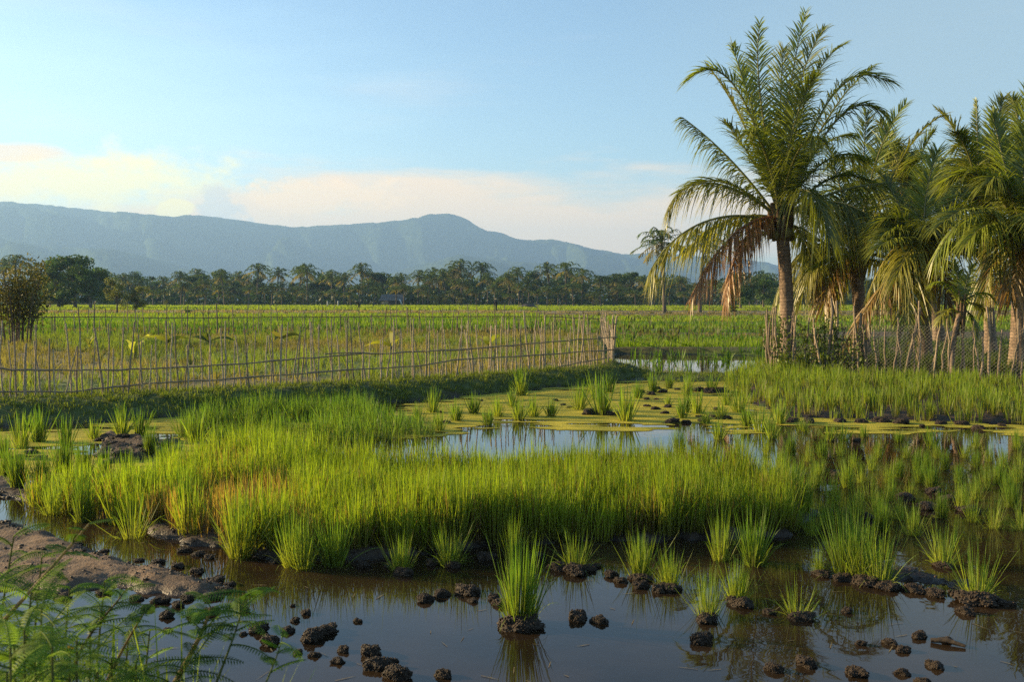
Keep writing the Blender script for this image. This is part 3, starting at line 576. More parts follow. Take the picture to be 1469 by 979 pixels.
# ------------------------------------------------------------------ picket fence
def stick(mb, p0, h, r, crook=.02, lean=(0, 0), col=(.2, .15, .1), n=6, k=5):
    t = np.linspace(0, 1, k); P = np.array(p0)[None] + np.stack([lean[0] * t + np.cumsum(RNG.normal(0, crook, k)) * (t > 0), lean[1] * t + np.cumsum(RNG.normal(0, crook, k)) * (t > 0), h * t], 1)
    tube(mb, P, r * (1 - .35 * t), np.array(col) * RNG.uniform(.55, 1.3), n)
def along(pts, s):
    seg = np.linalg.norm(np.diff(pts, axis=0), axis=1); cum = np.concatenate([[0], np.cumsum(seg)])
    return np.stack([np.interp(s, cum, pts[:, 0]), np.interp(s, cum, pts[:, 1])], -1), cum[-1]
def fence(name, pts, step, h, r, label, group, rails, col, zoff=0):
    _, Lt = along(pts, 0); base = pts[len(pts) // 2]; root = empty(name, (base[0], base[1], gz(*base))); tag(root, label, 'fence', group)
    org = np.array(root.location); s = np.arange(0, Lt, step); s = s + RNG.normal(0, step * .28, len(s)); P, _ = along(pts, s); Z = hz(P[:, 0], P[:, 1])
    order = np.argsort(np.hypot(P[:, 0], P[:, 1]) + (np.abs(P[:, 0]) > P[:, 1] * .54) * 50); rest = MB(); nr = 0
    for rank, i in enumerate(order):
        m = MB() if rank < 100 else rest; big = RNG.random() < .06
        stick(m, np.array([P[i, 0], P[i, 1] + RNG.normal(0, .02), Z[i] - .08]) - org, h * RNG.uniform(.68, 1.12) * (1.12 if big else 1), r * RNG.uniform(.85, 1.2) * (1.6 if big else 1), .010, RNG.normal(0, .06, 2), col)
        if rank < 100: m.build('picket', M_wood, root)
        else: nr += 1
    if nr: tag(rest.build('picket', M_wood, root), kind='stuff')
    for rp in rails:
        m = MB(); tube(m, np.array(rp) - org, r * .92 * RNG.uniform(.7, 1.2, len(rp)), np.array(col) * .6, 7); m.build('rail', M_wood, root)
    return root
def onfence(pts):
    out = []
    for px, py in pts:
        d = ray(px, py); x0 = None
        # intersect vertical sheet over the fence line
        for a, b in zip(FENCE[:-1], FENCE[1:]):
            M = np.array([[d[0], -(b - a)[0]], [d[1], -(b - a)[1]]]); t, u = np.linalg.solve(M, a)
            if -1e-6 <= u <= 1.000001: x0 = t; break
        if x0 is None: a, b = FENCE[-2], FENCE[-1]; x0 = np.linalg.solve(np.array([[d[0], -(b - a)[0]], [d[1], -(b - a)[1]]]), a)[0]
        q = np.array([0, 0, CAMZ]) + d * x0; q[1] -= .03; out.append(q)
    # add small wobble
    out = np.array(out); n = len(out) * 5; t = np.linspace(0, len(out) - 1, n); r = np.stack([np.interp(t, np.arange(len(out)), out[:, k]) for k in range(3)], 1)
    r[:, 2] += RNG.normal(0, .006, n); return r
rails = [onfence([(-150, 533), (0, 530), (80, 532), (170, 531), (300, 525), (420, 516), (520, 508)]), onfence([(466, 507), (560, 507), (660, 502), (740, 495), (820, 488), (885, 484)]), onfence([(-150, 564), (0, 562), (100, 562), (190, 552), (340, 543), (500, 531)]), onfence([(440, 535), (600, 525), (660, 516), (760, 510), (884, 501)]), onfence([(690, 537), (780, 530), (870, 514)])]
PC = (.33, .26, .175)
fence('picket_fence', FENCE, .10, 1.1, .0145, 'long crooked stick picket fence with rough rails along the grassy mound', 'stick fences of the enclosure', rails, PC)
SIDE = np.array([FENCE[-1], (FENCE[-1] + REAR_R) / 2 + [.1, 0], REAR_R])
def hrail(pts, z):
    s = np.linspace(0, along(pts, 0)[1], 14); P, _ = along(pts, s); return np.column_stack([P, hz(P[:, 0], P[:, 1]) + z + RNG.normal(0, .015, 14)])
fence('picket_fence', SIDE, .6, 1.1, .017, 'short end run of the stick fence going back from its right corner', 'stick fences of the enclosure', [hrail(SIDE, .5), hrail(SIDE, .85)], PC)
fence('picket_fence', np.array([REAR_L, REAR_R]), .24, 1.2, .02, 'far stick fence closing the enclosure at the back', 'stick fences of the enclosure', [hrail(np.array([REAR_L, REAR_R]), .75)], (.22, .17, .12))

# stake fence round the palms
SF = np.array([at(1103, 440, 23.0)[:2], at(1108, 440, 21.9)[:2], at(1200, 440, 21.2)[:2], at(1300, 440, 20.3)[:2], at(1400, 440, 19.6)[:2], at(1560, 440, 18.6)[:2]])
root = empty('stake_fence', (SF[2][0], SF[2][1], gz(*SF[2]))); tag(root, 'rough stake fence with wire mesh in front of the coconut palms', 'fence'); org = np.array(root.location)
s_ = 0; Lt = along(SF, 0)[1]
while s_ < Lt:
    P, _ = along(SF, s_); z = gz(*P); m = MB(); h = RNG.choice([1.05, 1.2, 1.4, 1.6], p=[.3, .35, .25, .1]) * RNG.uniform(.9, 1.1); r = RNG.uniform(.014, .032)
    stick(m, np.array([P[0], P[1], z - .1]) - org, h, r, .022, RNG.normal(0, .07, 2), (.24, .18, .12), 7, 7)
    m.build('stake', M_wood, root); s_ += RNG.uniform(.07, .17) if s_ > 2.2 else RNG.uniform(.05, .11)
for px, top, h2 in ((1190, 417, 1.7), (1206, 425, 1.6), (1300, 440, 1.4), (1240, 448, 1.3)):
    b = at(px, 440, 21.3); m = MB(); z = gz(b[0], b[1]); stick(m, np.array([b[0], b[1], z - .1]) - org, h2, .04, .03, RNG.normal(0, .08, 2), (.2, .155, .11), 8, 7)
    m.build('stake', M_wood, root)
m = MB(); MS = SF[2:] - np.array([0, .08]); Lm = along(MS, 0)[1]; hh = 1.05; st = .075
for a in np.arange(-hh, Lm, st):
    for sgn in (1, -1):
        t = np.linspace(0, hh, 9); ss = a + t if sgn > 0 else a + hh - t; ok = (ss >= 0) & (ss <= Lm)
        if ok.sum() < 2: continue
        P, _ = along(MS, ss[ok]); tube(m, np.column_stack([P, .12 + t[ok]]) - org, .0022, (.16, .15, .13), 3, False)
m.build('wire_mesh', M_wire, root)

# vine on the stake fence
mb = MB(); c = []
for k in range(26):
    s0 = RNG.uniform(0, 3.2); P, _ = along(SF, s0); n = 12; t = np.linspace(0, 1, n)
    pts = np.column_stack([P[0] + np.cumsum(RNG.normal(0, .05, n)), P[1] - .06 + RNG.normal(0, .03, n), gz(*P) + t * RNG.uniform(.7, 1.25)]); c.append(pts)
o = c[0][0]; root = empty('climbing_vine', (o[0], o[1], gz(o[0], o[1]))); tag(root, 'leafy green vine climbing the left end of the stake fence', 'vine')
for pts in c: tube(mb, pts - np.array(root.location), .006, (.06, .06, .025), 4)
mb.build('stem', M_wood, root); mb = MB(); pts = np.concatenate(c); pts = np.repeat(pts, 6, 0); pts = pts + RNG.normal(0, .06, pts.shape) - np.array(root.location)
leaves(mb, pts, RNG.uniform(.05, .11, len(pts)), np.array([.11, .15, .02]) * RNG.uniform(.6, 1.3, (len(pts), 1))); mb.build('foliage', M_tree, root)

# ------------------------------------------------------------------ palms
def frond(mb, cps, n=100, ll=.85, droop=.5, c0=(.05, .09, .014), c1=(.09, .14, .02), rc=(.16, .16, .05), start=.16, wid=.033, rr=.035, lift=.25, segs=4, seedtwist=.35):
    ll = ll * (1.15 if n > 60 else 1); P = bez(cps, 22); t = np.linspace(0, 1, 22); tube(mb, P, rr * (1 - t) ** .8 + .006, np.array(rc), 5)
    tj = np.linspace(start, .995, n) + RNG.normal(0, .003, n); tj = np.clip(tj, start, 1)
    B = np.stack([np.interp(tj, t, P[:, k]) for k in range(3)], 1); Tg = np.stack([np.interp(tj, t, np.gradient(P[:, k])) for k in range(3)], 1); Tg = unit(Tg)
    sd = np.cross(Tg, [0, 0, 1.]); bad = np.linalg.norm(sd, axis=1) < .25; 
    h = P[-1] - P[0]; hs = np.cross([h[0], h[1], 0], [0, 0, 1.]); hs = hs / (np.linalg.norm(hs) + 1e-6)
    if np.hypot(h[0], h[1]) < .42 * np.linalg.norm(h): hs = np.array([1., 0, 0])
    sd = unit(np.where((sd @ hs)[:, None] < 0, -sd, sd) + hs * .35); sd = unit(sd - Tg * (sd * Tg).sum(1, keepdims=True)); nr = np.cross(sd, Tg); nr = np.where((nr[:, 2:] < 0), -nr, nr)
    s = (tj - start) / (1 - start); prof = (.62 + .38 * np.minimum(1, s * 6)) * (1 - .66 * s ** 3.6)
    for sg in (1, -1):
        a = (1.02 - .6 * s + RNG.normal(0, .12, n))[:, None]
        d = unit(sd * sg * np.sin(a) + Tg * np.cos(a) + nr * (lift + RNG.normal(0, .1, n))[:, None])
        L = ll * prof * RNG.uniform(.7, 1.15, n) * (RNG.random(n) > .07); dr = (droop + .06) * RNG.uniform(.5, 1.6, n)
        w = Tg - d * (Tg * d).sum(1, keepdims=True); w = unit(unit(w) + nr * RNG.normal(0, seedtwist, n)[:, None]); v = RNG.uniform(.7, 1.3, (n, 1))
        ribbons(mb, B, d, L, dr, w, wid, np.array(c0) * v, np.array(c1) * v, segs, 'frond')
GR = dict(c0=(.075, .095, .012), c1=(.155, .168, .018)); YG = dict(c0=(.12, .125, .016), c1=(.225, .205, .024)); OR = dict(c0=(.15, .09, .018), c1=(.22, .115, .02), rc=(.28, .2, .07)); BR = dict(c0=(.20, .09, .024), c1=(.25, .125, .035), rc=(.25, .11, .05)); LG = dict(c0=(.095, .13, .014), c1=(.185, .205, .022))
def trunk(mb, pts, r0, r1, org, rings=46):
    P = bez(pts, rings * 2) - org; t = np.linspace(0, 1, rings * 2); r = r0 + (r1 - r0) * t + r0 * .45 * np.exp(-t * 9)
    r = r * (1 + .045 * (np.arange(rings * 2) % 2)); v = (.75 + .5 * (np.arange(rings * 2) % 2) )[:, None] * RNG.uniform(.8, 1.15, (rings * 2, 1))
    tube(mb, P, r, np.array([.19, .135, .095]) * v, 12)
def palm(basepx, d, crown, fr, label, r0=.17, r1=.14, bulge=0, extra=8, ext=(2.6, 3.6), nuts=False, elev=(.1, 1.3), group='coconut palms in the fenced grove'):
    cpt = at(crown[0], crown[1], d); b = at(basepx, 500, d); b[2] = gz(b[0], b[1]) - .1
    root = empty('coconut_palm', (b[0], b[1], b[2] + .1)); tag(root, label, 'palm tree', group); org = np.array(root.location)
    m = MB(); mid = (b + cpt) / 2; trunk(m, [b, b * .66 + cpt * .34 + [bulge, 0, 0], b * .3 + cpt * .7 + [bulge, 0, 0], cpt + [0, 0, .05]], r0, r1, org); m.build('trunk', M_trunk, root)
    m = MB()     # fibrous leaf bases round the top of the trunk
    for k in range(14):
        a = k * 2.4; rr = r1 * .93; p0 = cpt + [math.cos(a) * rr, math.sin(a) * rr, -.55 + .045 * k]; q = cpt + [math.cos(a) * r1 * 2.1, math.sin(a) * r1 * 2.1, .05 + .03 * k]
        tube(m, [p0 - org, (p0 + q) / 2 - org + [0, 0, .02], q - org], np.array([.5, .43, .28]) * r1, np.array([.13, .085, .045]) * RNG.uniform(.7, 1.4), 6)
    m.build('leaf_bases', M_trunk, root)
    for f in fr:
        c1, c2, tp, dy, kw = f; kw = dict(kw); kind = kw.pop('lab', None); m = MB(); o = RNG.normal(0, .05, 3)
        cps = [cpt + o, at(c1[0], c1[1], d + dy * .25), at(c2[0], c2[1], d + dy * .7), at(tp[0], tp[1], d + dy)]
        frond(m, [q - org for q in cps], **{**GR, **kw}); ob = m.build('frond', M_palm, root)
        if kind: ob['label'] = kind
    for k in range(extra):
        az = k * 2.399 + RNG.uniform(-.3, .3) + basepx; el = RNG.uniform(*elev); L = RNG.uniform(*ext); h = np.array([math.cos(az), math.sin(az) , 0]) 
        c1 = cpt + (h * math.cos(el) + np.array([0, 0, math.sin(el)])) * L * .4; c2 = cpt + h * math.cos(el) * L * .8 + np.array([0, 0, math.sin(el) * L * .72]); tp = cpt + h * (math.cos(el) * L + .5) + np.array([0, 0, math.sin(el) * L * .7 - .2 * L])
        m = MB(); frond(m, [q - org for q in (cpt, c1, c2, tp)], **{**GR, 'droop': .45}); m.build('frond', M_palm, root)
    if nuts:
        for k in range(5):
            a = k * 1.3 + 2.6; p = cpt + np.array([math.cos(a) * .26, math.sin(a) * .26 - .06, -.34 - .06 * (k % 2)]) - org; m = MB(); m.add(I4v * [.1, .1, .13] + p, I4f, (.12, .10, .03)); m.build('coconut', M_trunk, root)
palm(1131, 24.5, (1120, 316), [
 ((1118, 220), (1132, 110), (1156, 16), .6, dict(ll=.8, droop=.3, **LG)), ((1105, 220), (1078, 110), (1090, 32), -.8, dict(ll=.8, droop=.3, **LG)), ((1130, 220), (1158, 90), (1208, 66), 1.0, dict(ll=.9, droop=.35)),
 ((1095, 190), (1048, 50), (986, 116), -.3, dict(ll=.8, droop=.35, **LG)), ((1160, 190), (1200, 70), (1276, 118), .2, dict(ll=.95, droop=.45)), ((1165, 220), (1215, 110), (1268, 165), -.7, dict(ll=1.0, droop=.6)),
 ((1080, 260), (1030, 205), (979, 168), .2, dict(ll=.75, droop=.85, lift=-.1)), ((1070, 268), (985, 228), (956, 306), -.5, dict(ll=.7, droop=.9, lift=0, **YG)), ((1050, 292), (970, 318), (933, 388), -.8, dict(ll=.85, droop=1.0, lift=-.1, **YG)),
 ((1085, 300), (1040, 330), (992, 425), -1.2, dict(ll=.75, droop=.8, lift=-.1, lab='dead reddish brown hanging frond', **BR)), ((1080, 310), (1050, 350), (1040, 440), -.5, dict(ll=.6, droop=.9, lift=-.1, **BR)), ((1080, 300), (1030, 310), (985, 360), .9, dict(ll=.7, droop=1.0, **YG)),
 ((1190, 272), (1310, 225), (1408, 314), -1.1, dict(ll=1.0, droop=1.2, lift=-.1, **YG)), ((1160, 285), (1200, 280), (1242, 306), -1.4, dict(ll=.9, droop=1.3, lift=-.1, lab='frond with a pale bare midrib', rc=(.42, .33, .12), c0=(.07, .09, .016), c1=(.14, .14, .03))), ((1150, 320), (1165, 350), (1172, 420), 1.2, dict(ll=.6, droop=.9, **GR)),
 ((1105, 230), (1070, 130), (1063, 100), 1.4, dict(ll=.85, droop=.2)), ((1100, 250), (1060, 200), (1040, 175), 1.2, dict(ll=.9, droop=.35)), ((1140, 240), (1180, 190), (1222, 195), 1.5, dict(ll=.9, droop=.6)), ((1122, 240), (1140, 150), (1170, 110), -1.2, dict(ll=.9, droop=.25)), ((1110, 250), (1090, 180), (1075, 190), -1.9, dict(ll=.85, droop=.5)), ((1140, 260), (1170, 250), (1190, 340), -2.0, dict(ll=.8, droop=1.0)),
 ((1150, 250), (1200, 200), (1240, 230), .9, dict(ll=.95, droop=.8)), ((1130, 220), (1140, 90), (1184, 40), .2, dict(ll=.9, droop=.35)), ((1100, 220), (1062, 100), (1050, 66), .3, dict(ll=.85, droop=.4, **LG)), ((1150, 230), (1200, 130), (1252, 96), 1.2, dict(ll=.9, droop=.4)), ((1100, 250), (1062, 150), (1016, 96), .8, dict(ll=.85, droop=.4, **YG)), ((1120, 230), (1118, 120), (1124, 70), 1.2, dict(ll=.9, droop=.15, **YG)), ((1128, 250), (1150, 180), (1178, 200), -2.2, dict(ll=.85, droop=.8))],
 'tallest coconut palm with a reddish dead frond, at the left end of the grove', .17, .15, .06, 2, (2.4, 3.2), True, (.7, 1.3))
palm(1241, 26, (1229, 372), [
 ((1235, 290), (1262, 190), (1300, 148), .5, dict(ll=.8, droop=.2, **LG)), ((1235, 300), (1240, 210), (1243, 160), 1.0, dict(ll=.8, droop=.2)), ((1260, 290), (1300, 190), (1352, 166), 0, dict(ll=.85, droop=.4, **YG)), ((1215, 300), (1200, 250), (1190, 215), 1, dict(ll=.8, droop=.3)),
 ((1190, 340), (1140, 330), (1108, 440), .3, dict(ll=.7, droop=1.0, lift=-.1, **YG)), ((1190, 345), (1165, 350), (1150, 430), -.5, dict(ll=.7, droop=1.1, **YG)), ((1210, 360), (1190, 370), (1182, 440), -.9, dict(ll=.7, droop=1.0, **OR)), ((1270, 340), (1300, 330), (1330, 400), -.6, dict(ll=.8, droop=1.0)), ((1260, 370), (1280, 380), (1290, 440), .7, dict(ll=.7, droop=1.0, **YG)), ((1215, 365), (1200, 390), (1195, 445), .8, dict(ll=.6, droop=.9, **YG))],
 'second coconut palm of the grove, its ringed trunk right of the tallest', .17, .15, -.05, 10, (2.2, 3.2))
palm(1327, 22.6, (1326, 388), [
 ((1318, 330), (1285, 325), (1246, 420), -.3, dict(ll=.75, droop=1.1, lift=-.1, rc=(.5, .42, .16), lab='frond with a pale sunlit midrib', **YG)), ((1310, 350), (1262, 400), (1206, 505), -.9, dict(ll=.6, droop=.9, lift=-.1, lab='orange drying frond reaching the ground', **OR)), ((1315, 365), (1300, 385), (1305, 490), -1.2, dict(ll=.75, droop=.6, lift=0, **YG)), ((1345, 345), (1400, 340), (1440, 395), -.7, dict(ll=.7, droop=.8, **GR)), ((1320, 310), (1330, 260), (1345, 215), .4, dict(ll=.8, droop=.2, **LG)), ((1310, 330), (1280, 270), (1262, 250), .6, dict(ll=.8, droop=.4)), ((1340, 320), (1375, 270), (1410, 270), .5, dict(ll=.8, droop=.5)), ((1335, 350), (1350, 360), (1362, 450), -.8, dict(ll=.7, droop=.9, **OR)), ((1330, 340), (1310, 330), (1285, 400), -1.5, dict(ll=.8, droop=1.0, **YG))],
 'low coconut palm with an orange drying frond that sweeps down to the fence', .16, .14, .0, 11, (1.8, 2.6))
palm(1422, 27, (1406, 300), [
 ((1405, 250), (1402, 200), (1401, 142), 0, dict(ll=.35, droop=.05, lift=.5, **LG)), ((1398, 240), (1375, 180), (1345, 158), .5, dict(ll=.75, droop=.3, **YG)), ((1415, 230), (1428, 180), (1440, 140), .8, dict(ll=.8, droop=.15)), ((1395, 250), (1360, 240), (1330, 300), -.6, dict(ll=.8, droop=.8, **GR)), ((1410, 240), (1450, 190), (1490, 180), .3, dict(ll=.8, droop=.3)), ((1390, 270), (1330, 240), (1290, 310), -.2, dict(ll=.85, droop=.8)), ((1400, 230), (1380, 200), (1372, 190), -1, dict(ll=.8, droop=.3))],
 'coconut palm with a pointed unopened spear leaf, behind the small leaning palm', .14, .12, .05, 10, (2.4, 3.2))
palm(1463, 20.6, (1466, 342), [
 ((1468, 260), (1475, 190), (1480, 120), .3, dict(ll=.75, droop=.12, **LG)), ((1450, 270), (1432, 200), (1424, 165), .6, dict(ll=.75, droop=.2, **LG)), ((1440, 300), (1395, 270), (1342, 368), -.5, dict(ll=.75, droop=.9, lift=0, **LG)), ((1450, 330), (1420, 330), (1412, 440), -.5, dict(ll=.6, droop=.9, **YG)), ((1460, 350), (1445, 370), (1450, 430), -.9, dict(ll=.6, droop=.8, **OR)), ((1455, 290), (1440, 240), (1420, 260), -.9, dict(ll=.8, droop=.6)), ((1490, 290), (1530, 230), (1590, 250), 0, dict(ll=.8, droop=.4)), ((1480, 310), (1500, 290), (1530, 420), -.7, dict(ll=.7, droop=.9, **YG)), ((1455, 330), (1425, 300), (1390, 345), -1.2, dict(ll=.75, droop=.7, **LG)), ((1470, 280), (1490, 180), (1500, 140), .8, dict(ll=.8, droop=.15))],
 'coconut palm with a thick trunk cut by the right edge behind wire mesh', .19, .16, .0, 13, (2.0, 3.0))
palm(1369, 19.8, (1379, 446), [
 ((1370, 420), (1355, 395), (1335, 410), 0, dict(ll=.32, droop=.5, n=36, rr=.015, **LG)), ((1382, 420), (1388, 390), (1400, 380), 0, dict(ll=.32, droop=.3, n=36, rr=.015, **LG)), ((1392, 425), (1410, 410), (1425, 430), -.2, dict(ll=.3, droop=.6, n=36, rr=.015, **LG)), ((1390, 450), (1398, 455), (1400, 480), -.2, dict(ll=.25, droop=.6, n=30, rr=.012, **GR)), ((1368, 440), (1355, 440), (1345, 465), -.2, dict(ll=.28, droop=.6, n=30, rr=.012, **YG)), ((1378, 415), (1372, 390), (1368, 375), .3, dict(ll=.3, droop=.2, n=36, rr=.015, **LG)), ((1385, 430), (1405, 430), (1412, 455), .3, dict(ll=.28, droop=.6, n=30, rr=.012, **GR))],
 'small young palm on a thin leaning trunk between the larger palms', .055, .045, -.12, 0)
palm(1350, 33, (1300, 285), [((1290, 240), (1270, 190), (1262, 175), 0, dict(ll=.8, droop=.3)), ((1310, 240), (1330, 200), (1340, 190), 0, dict(ll=.8, droop=.3)), ((1280, 280), (1240, 260), (1225, 330), 0, dict(ll=.8, droop=.8, **YG))],
 'rearmost coconut palm of the grove, mostly hidden between the second and third', .17, .14, .1, 20, (2.6, 3.4), False, (.0, 1.2))
palm(1500, 29, (1478, 262), [((1470, 200), (1460, 170), (1452, 140), 0, dict(ll=.8, droop=.2)), ((1440, 240), (1420, 220), (1395, 260), 0, dict(ll=.8, droop=.7)), ((1450, 270), (1430, 290), (1420, 340), 0, dict(ll=.8, droop=.9))],
 'tall coconut palm at the right edge rising behind the thick-trunked one', .17, .14, .1, 18, (2.6, 3.4), False, (.0, 1.2))

# distant palms: seven shapes reused
def far_palm_meshes(seed):
    global RNG
    RNG = np.random.default_rng(seed); tm, cm = MB(), MB(); H = 10.0; bend = RNG.uniform(-.9, .9)
    top = np.array([bend, RNG.uniform(-.4, .4), H - 2.0]); P = bez([(0, 0, -.3), (bend * -.1, 0, 2.5), (bend * .5, 0, 5.5), top], 12); tube(tm, P, np.linspace(.22, .14, 12), (.10, .08, .06), 7)
    nf = 20 + int(RNG.integers(0, 6))
    for k in range(nf):
        az = k * 2.4 + RNG.uniform(-.3, .3); el = 1.45 - 2.35 * (k / nf) + RNG.uniform(-.15, .15); L = RNG.uniform(2.5, 3.3); h = np.array([math.cos(az), math.sin(az), 0])
        e = np.array([0, 0, 1.]); c1 = top + (h * math.cos(el) + e * math.sin(el)) * L * .42; c2 = top + h * math.cos(el) * L * .85 + e * (math.sin(el) * L * .75); tp = top + h * (math.cos(el) * L + .35) + e * (math.sin(el) * L * .72 - .28 * L)
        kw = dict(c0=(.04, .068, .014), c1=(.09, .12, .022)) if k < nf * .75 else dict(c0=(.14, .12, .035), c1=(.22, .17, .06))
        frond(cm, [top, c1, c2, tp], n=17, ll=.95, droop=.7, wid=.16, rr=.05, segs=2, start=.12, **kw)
    a = tm.mesh('trunk'); a.materials.append(M_trunk); b = cm.mesh('crown'); b.materials.append(M_palm); return a, b
FP = [far_palm_meshes(300 + k) for k in range(8)]; RNG = np.random.default_rng(77)
def far_palm(px, top, d, label, group, name='coconut_palm'):
    b = at(px, 440, d); z = gz(b[0], b[1]) if d < 300 else 0.3; zt = at(px, top, d)[2]; s = max(.25, (zt - z) / 10.6); wd = 1.12
    a, c = random.choice(FP); r = empty(name, (b[0], b[1], z), random.uniform(0, 6.28)); r.scale = (s * wd * random.uniform(.9, 1.1),) * 2 + (s,)
    if s < .75: r.scale = (s ** .6 * 1.15, s ** .6 * 1.15, s)
    link('trunk', a, r); link('crown', c, r); tag(r, label, 'palm tree', group)
prom = [(8, 372), (22, 366), (50, 378), (175, 395), (206, 402), (258, 392), (285, 387), (322, 389), (370, 379), (345, 392), (398, 386), (430, 383), (441, 380), (476, 390), (520, 379), (545, 393), (575, 394), (600, 390), (620, 386), (640, 388), (662, 373), (688, 376), (655, 382), (745, 384), (735, 395), (790, 378), (812, 377), (835, 387), (880, 396), (908, 394), (926, 398), (860, 398), (765, 396), (700, 394)]
palms = [(px, t - 7, RNG.uniform(222, 262)) for px, t in prom]
for px in np.linspace(228, 950, 40): palms.append((px + RNG.uniform(-9, 9), RNG.uniform(386, 408), RNG.uniform(214, 275)))
for px in np.linspace(215, 1090, 44): palms.append((px + RNG.uniform(-9, 9), RNG.uniform(402, 420), RNG.uniform(208, 222)))
for px in np.linspace(960, 1130, 10): palms.append((px + RNG.uniform(-6, 6), RNG.uniform(392, 412), RNG.uniform(225, 275)))
for px in np.linspace(-40, 220, 9): palms.append((px + RNG.uniform(-6, 6), RNG.uniform(400, 415), RNG.uniform(225, 275)))
palms.sort(); off = sum(p_[0] < 0 for p_ in palms)
for i, (px, t, d) in enumerate(palms):
    sz = 'tall' if t < 386 else ('low' if t > 402 else 'middling')
    far_palm(px, t, d, 'coconut palm of the far tree line standing past the left edge' if px < 0 else f'{sz} coconut palm, {ordw(max(1, i + 1 - off))} from the left in the far tree line', 'palms of the far tree line')
far_palm(953, 314, 118, 'tall slender palm standing alone in the fields left of the big grove', 'field palms'); far_palm(1004, 318, 122, 'tall slender field palm just right of the other slender one', 'field palms')

# broadleaf trees
def tree_meshes(seed, spread=1.0, kind='dense'):
    global RNG
    RNG = np.random.default_rng(seed); tm, cm = MB(), MB(); tube(tm, bez([(0, 0, -.2), (.1, 0, .8), (-.1, .1, 1.6), (.05, 0, 2.6)], 8), np.linspace(.16, .09, 8), (.10, .08, .06), 7)
    cl = []
    for k in range(15 if kind == 'dense' else 11):
        a = k * 2.4; rr = spread * RNG.uniform(.4, 1.7); c = np.array([math.cos(a) * rr, math.sin(a) * rr, RNG.uniform(1.0, 4.4)]); c[:2] *= 1.15 - .16 * abs(c[2] - 2.6); cl.append(c)
        tube(tm, bez([(0, 0, 1.2), (c[0] * .2, c[1] * .2, 2), (c[0] * .6, c[1] * .6, c[2] * .8), c], 6), np.linspace(.06, .02, 6), (.10, .08, .06), 5)
    for c in cl:
        n = 260 if kind == 'dense' else 190; r = RNG.uniform(.5, .95); d = unit(RNG.normal(size=(n, 3))) * (RNG.random((n, 1)) ** .45) * r * np.array([1.1, 1.1, .75])
        base = np.array([.05, .085, .016]) if kind == 'dense' else np.array([.12, .125, .028]); v = RNG.uniform(.65, 1.45) * RNG.uniform(.7, 1.3, (n, 1))
        leaves(cm, c + d, RNG.uniform(.16, .32, n), base * v)
    a = tm.mesh('trunk'); a.materials.append(M_wood); b = cm.mesh('crown'); b.materials.append(M_tree); return a, b
TD = [tree_meshes(400 + k, 1.0) for k in range(5)]; TL = [tree_meshes(420 + k, .9, 'loose') for k in range(2)]; RNG = np.random.default_rng(88)
def tree(px, top, d, label, group, meshes, wide=1.0, name='broadleaf_tree', lean=0):
    b = at(px, 440, d); z = gz(b[0], b[1]) if d < 300 else .3; s = (at(px, top, d)[2] - z) / 5.1
    r = empty(name, (b[0], b[1], z), random.uniform(0, 6.28)); r.scale = (s * wide, s * wide, s)
    if lean: r.rotation_euler = (0, lean, 0)
    link('trunk', meshes[0], r); link('crown', meshes[1], r); tag(r, label, 'tree', group)
tree(84, 368, 150, 'bushy dark tree, left stem of the big broadleaf clump behind the olive bush', 'broadleaf clump at left', TD[0], 1.25)
tree(108, 358, 156, 'tallest bushy tree in the middle of the big broadleaf clump at left', 'broadleaf clump at left', TD[1], 1.15)
tree(130, 378, 148, 'bushy tree at the right edge of the big broadleaf clump at left', 'broadleaf clump at left', TD[2], 1.2)
tree(70, 392, 160, 'lower bushy tree filling the left of the big broadleaf clump', 'broadleaf clump at left', TD[3], 1.4)
tree(168, 394, 92, 'small yellow green tree with a straight dark trunk on the far bund', 'pair of field trees', TL[0], .8)
tree(192, 404, 92, 'small olive tree with a leaning trunk beside the yellow green one', 'pair of field trees', TL[1], .8, lean=.25)
tree(1062, 388, 150, 'rounded pale green tree between the big palm trunk and the slender field palms', 'field trees', TD[4], 1.1)
tree(1095, 396, 165, 'rounded tree directly left of the big palm trunk, in the distance', 'field trees', TD[2], 1.1)
wood = [(40 + 38 * k + RNG.uniform(-14, 14), RNG.uniform(384, 402), RNG.uniform(235, 275)) for k in range(38)]
for i, (px, t, d) in enumerate(sorted(wood)):
    tree(px, t, d, f'dark broadleaf tree, {ordw(i + 1)} from the left behind the palms of the far tree line', 'broadleaf trees of the far tree line', TD[i % 5], RNG.uniform(.7, 1.1))
for i, (px, t, d) in enumerate([(240, 428, 214), (330, 427, 216), (505, 427, 216), (640, 426, 216), (630, 420, 218), (660, 426, 214), (720, 424, 214), (790, 428, 215), (850, 420, 218), (885, 412, 220), (920, 418, 218), (430, 424, 218), (72, 424, 150), (90, 422, 150), (1000, 418, 220), (400, 428, 216)]):
    tree(px, t, d, f'light green shrub, {ordw(i + 1)} listed along the foot of the far tree line' if False else f'light green shrub at the foot of the far tree line, {ordw(sorted([240,330,505,640,630,660,720,790,850,885,920,430,72,90,1000,400]).index(px) + 1)} from the left', 'shrubs before the far tree line', TL[i % 2], 1.5, 'shrub')
tree(1052, 436, 112, 'low dark bush in the field below the rounded pale tree', 'field bushes', TD[0], 1.6, 'shrub'); tree(270, 444, 88, 'small dark bush on the bund right of the pair of field trees', 'field bushes', TD[1], 1.4, 'shrub')
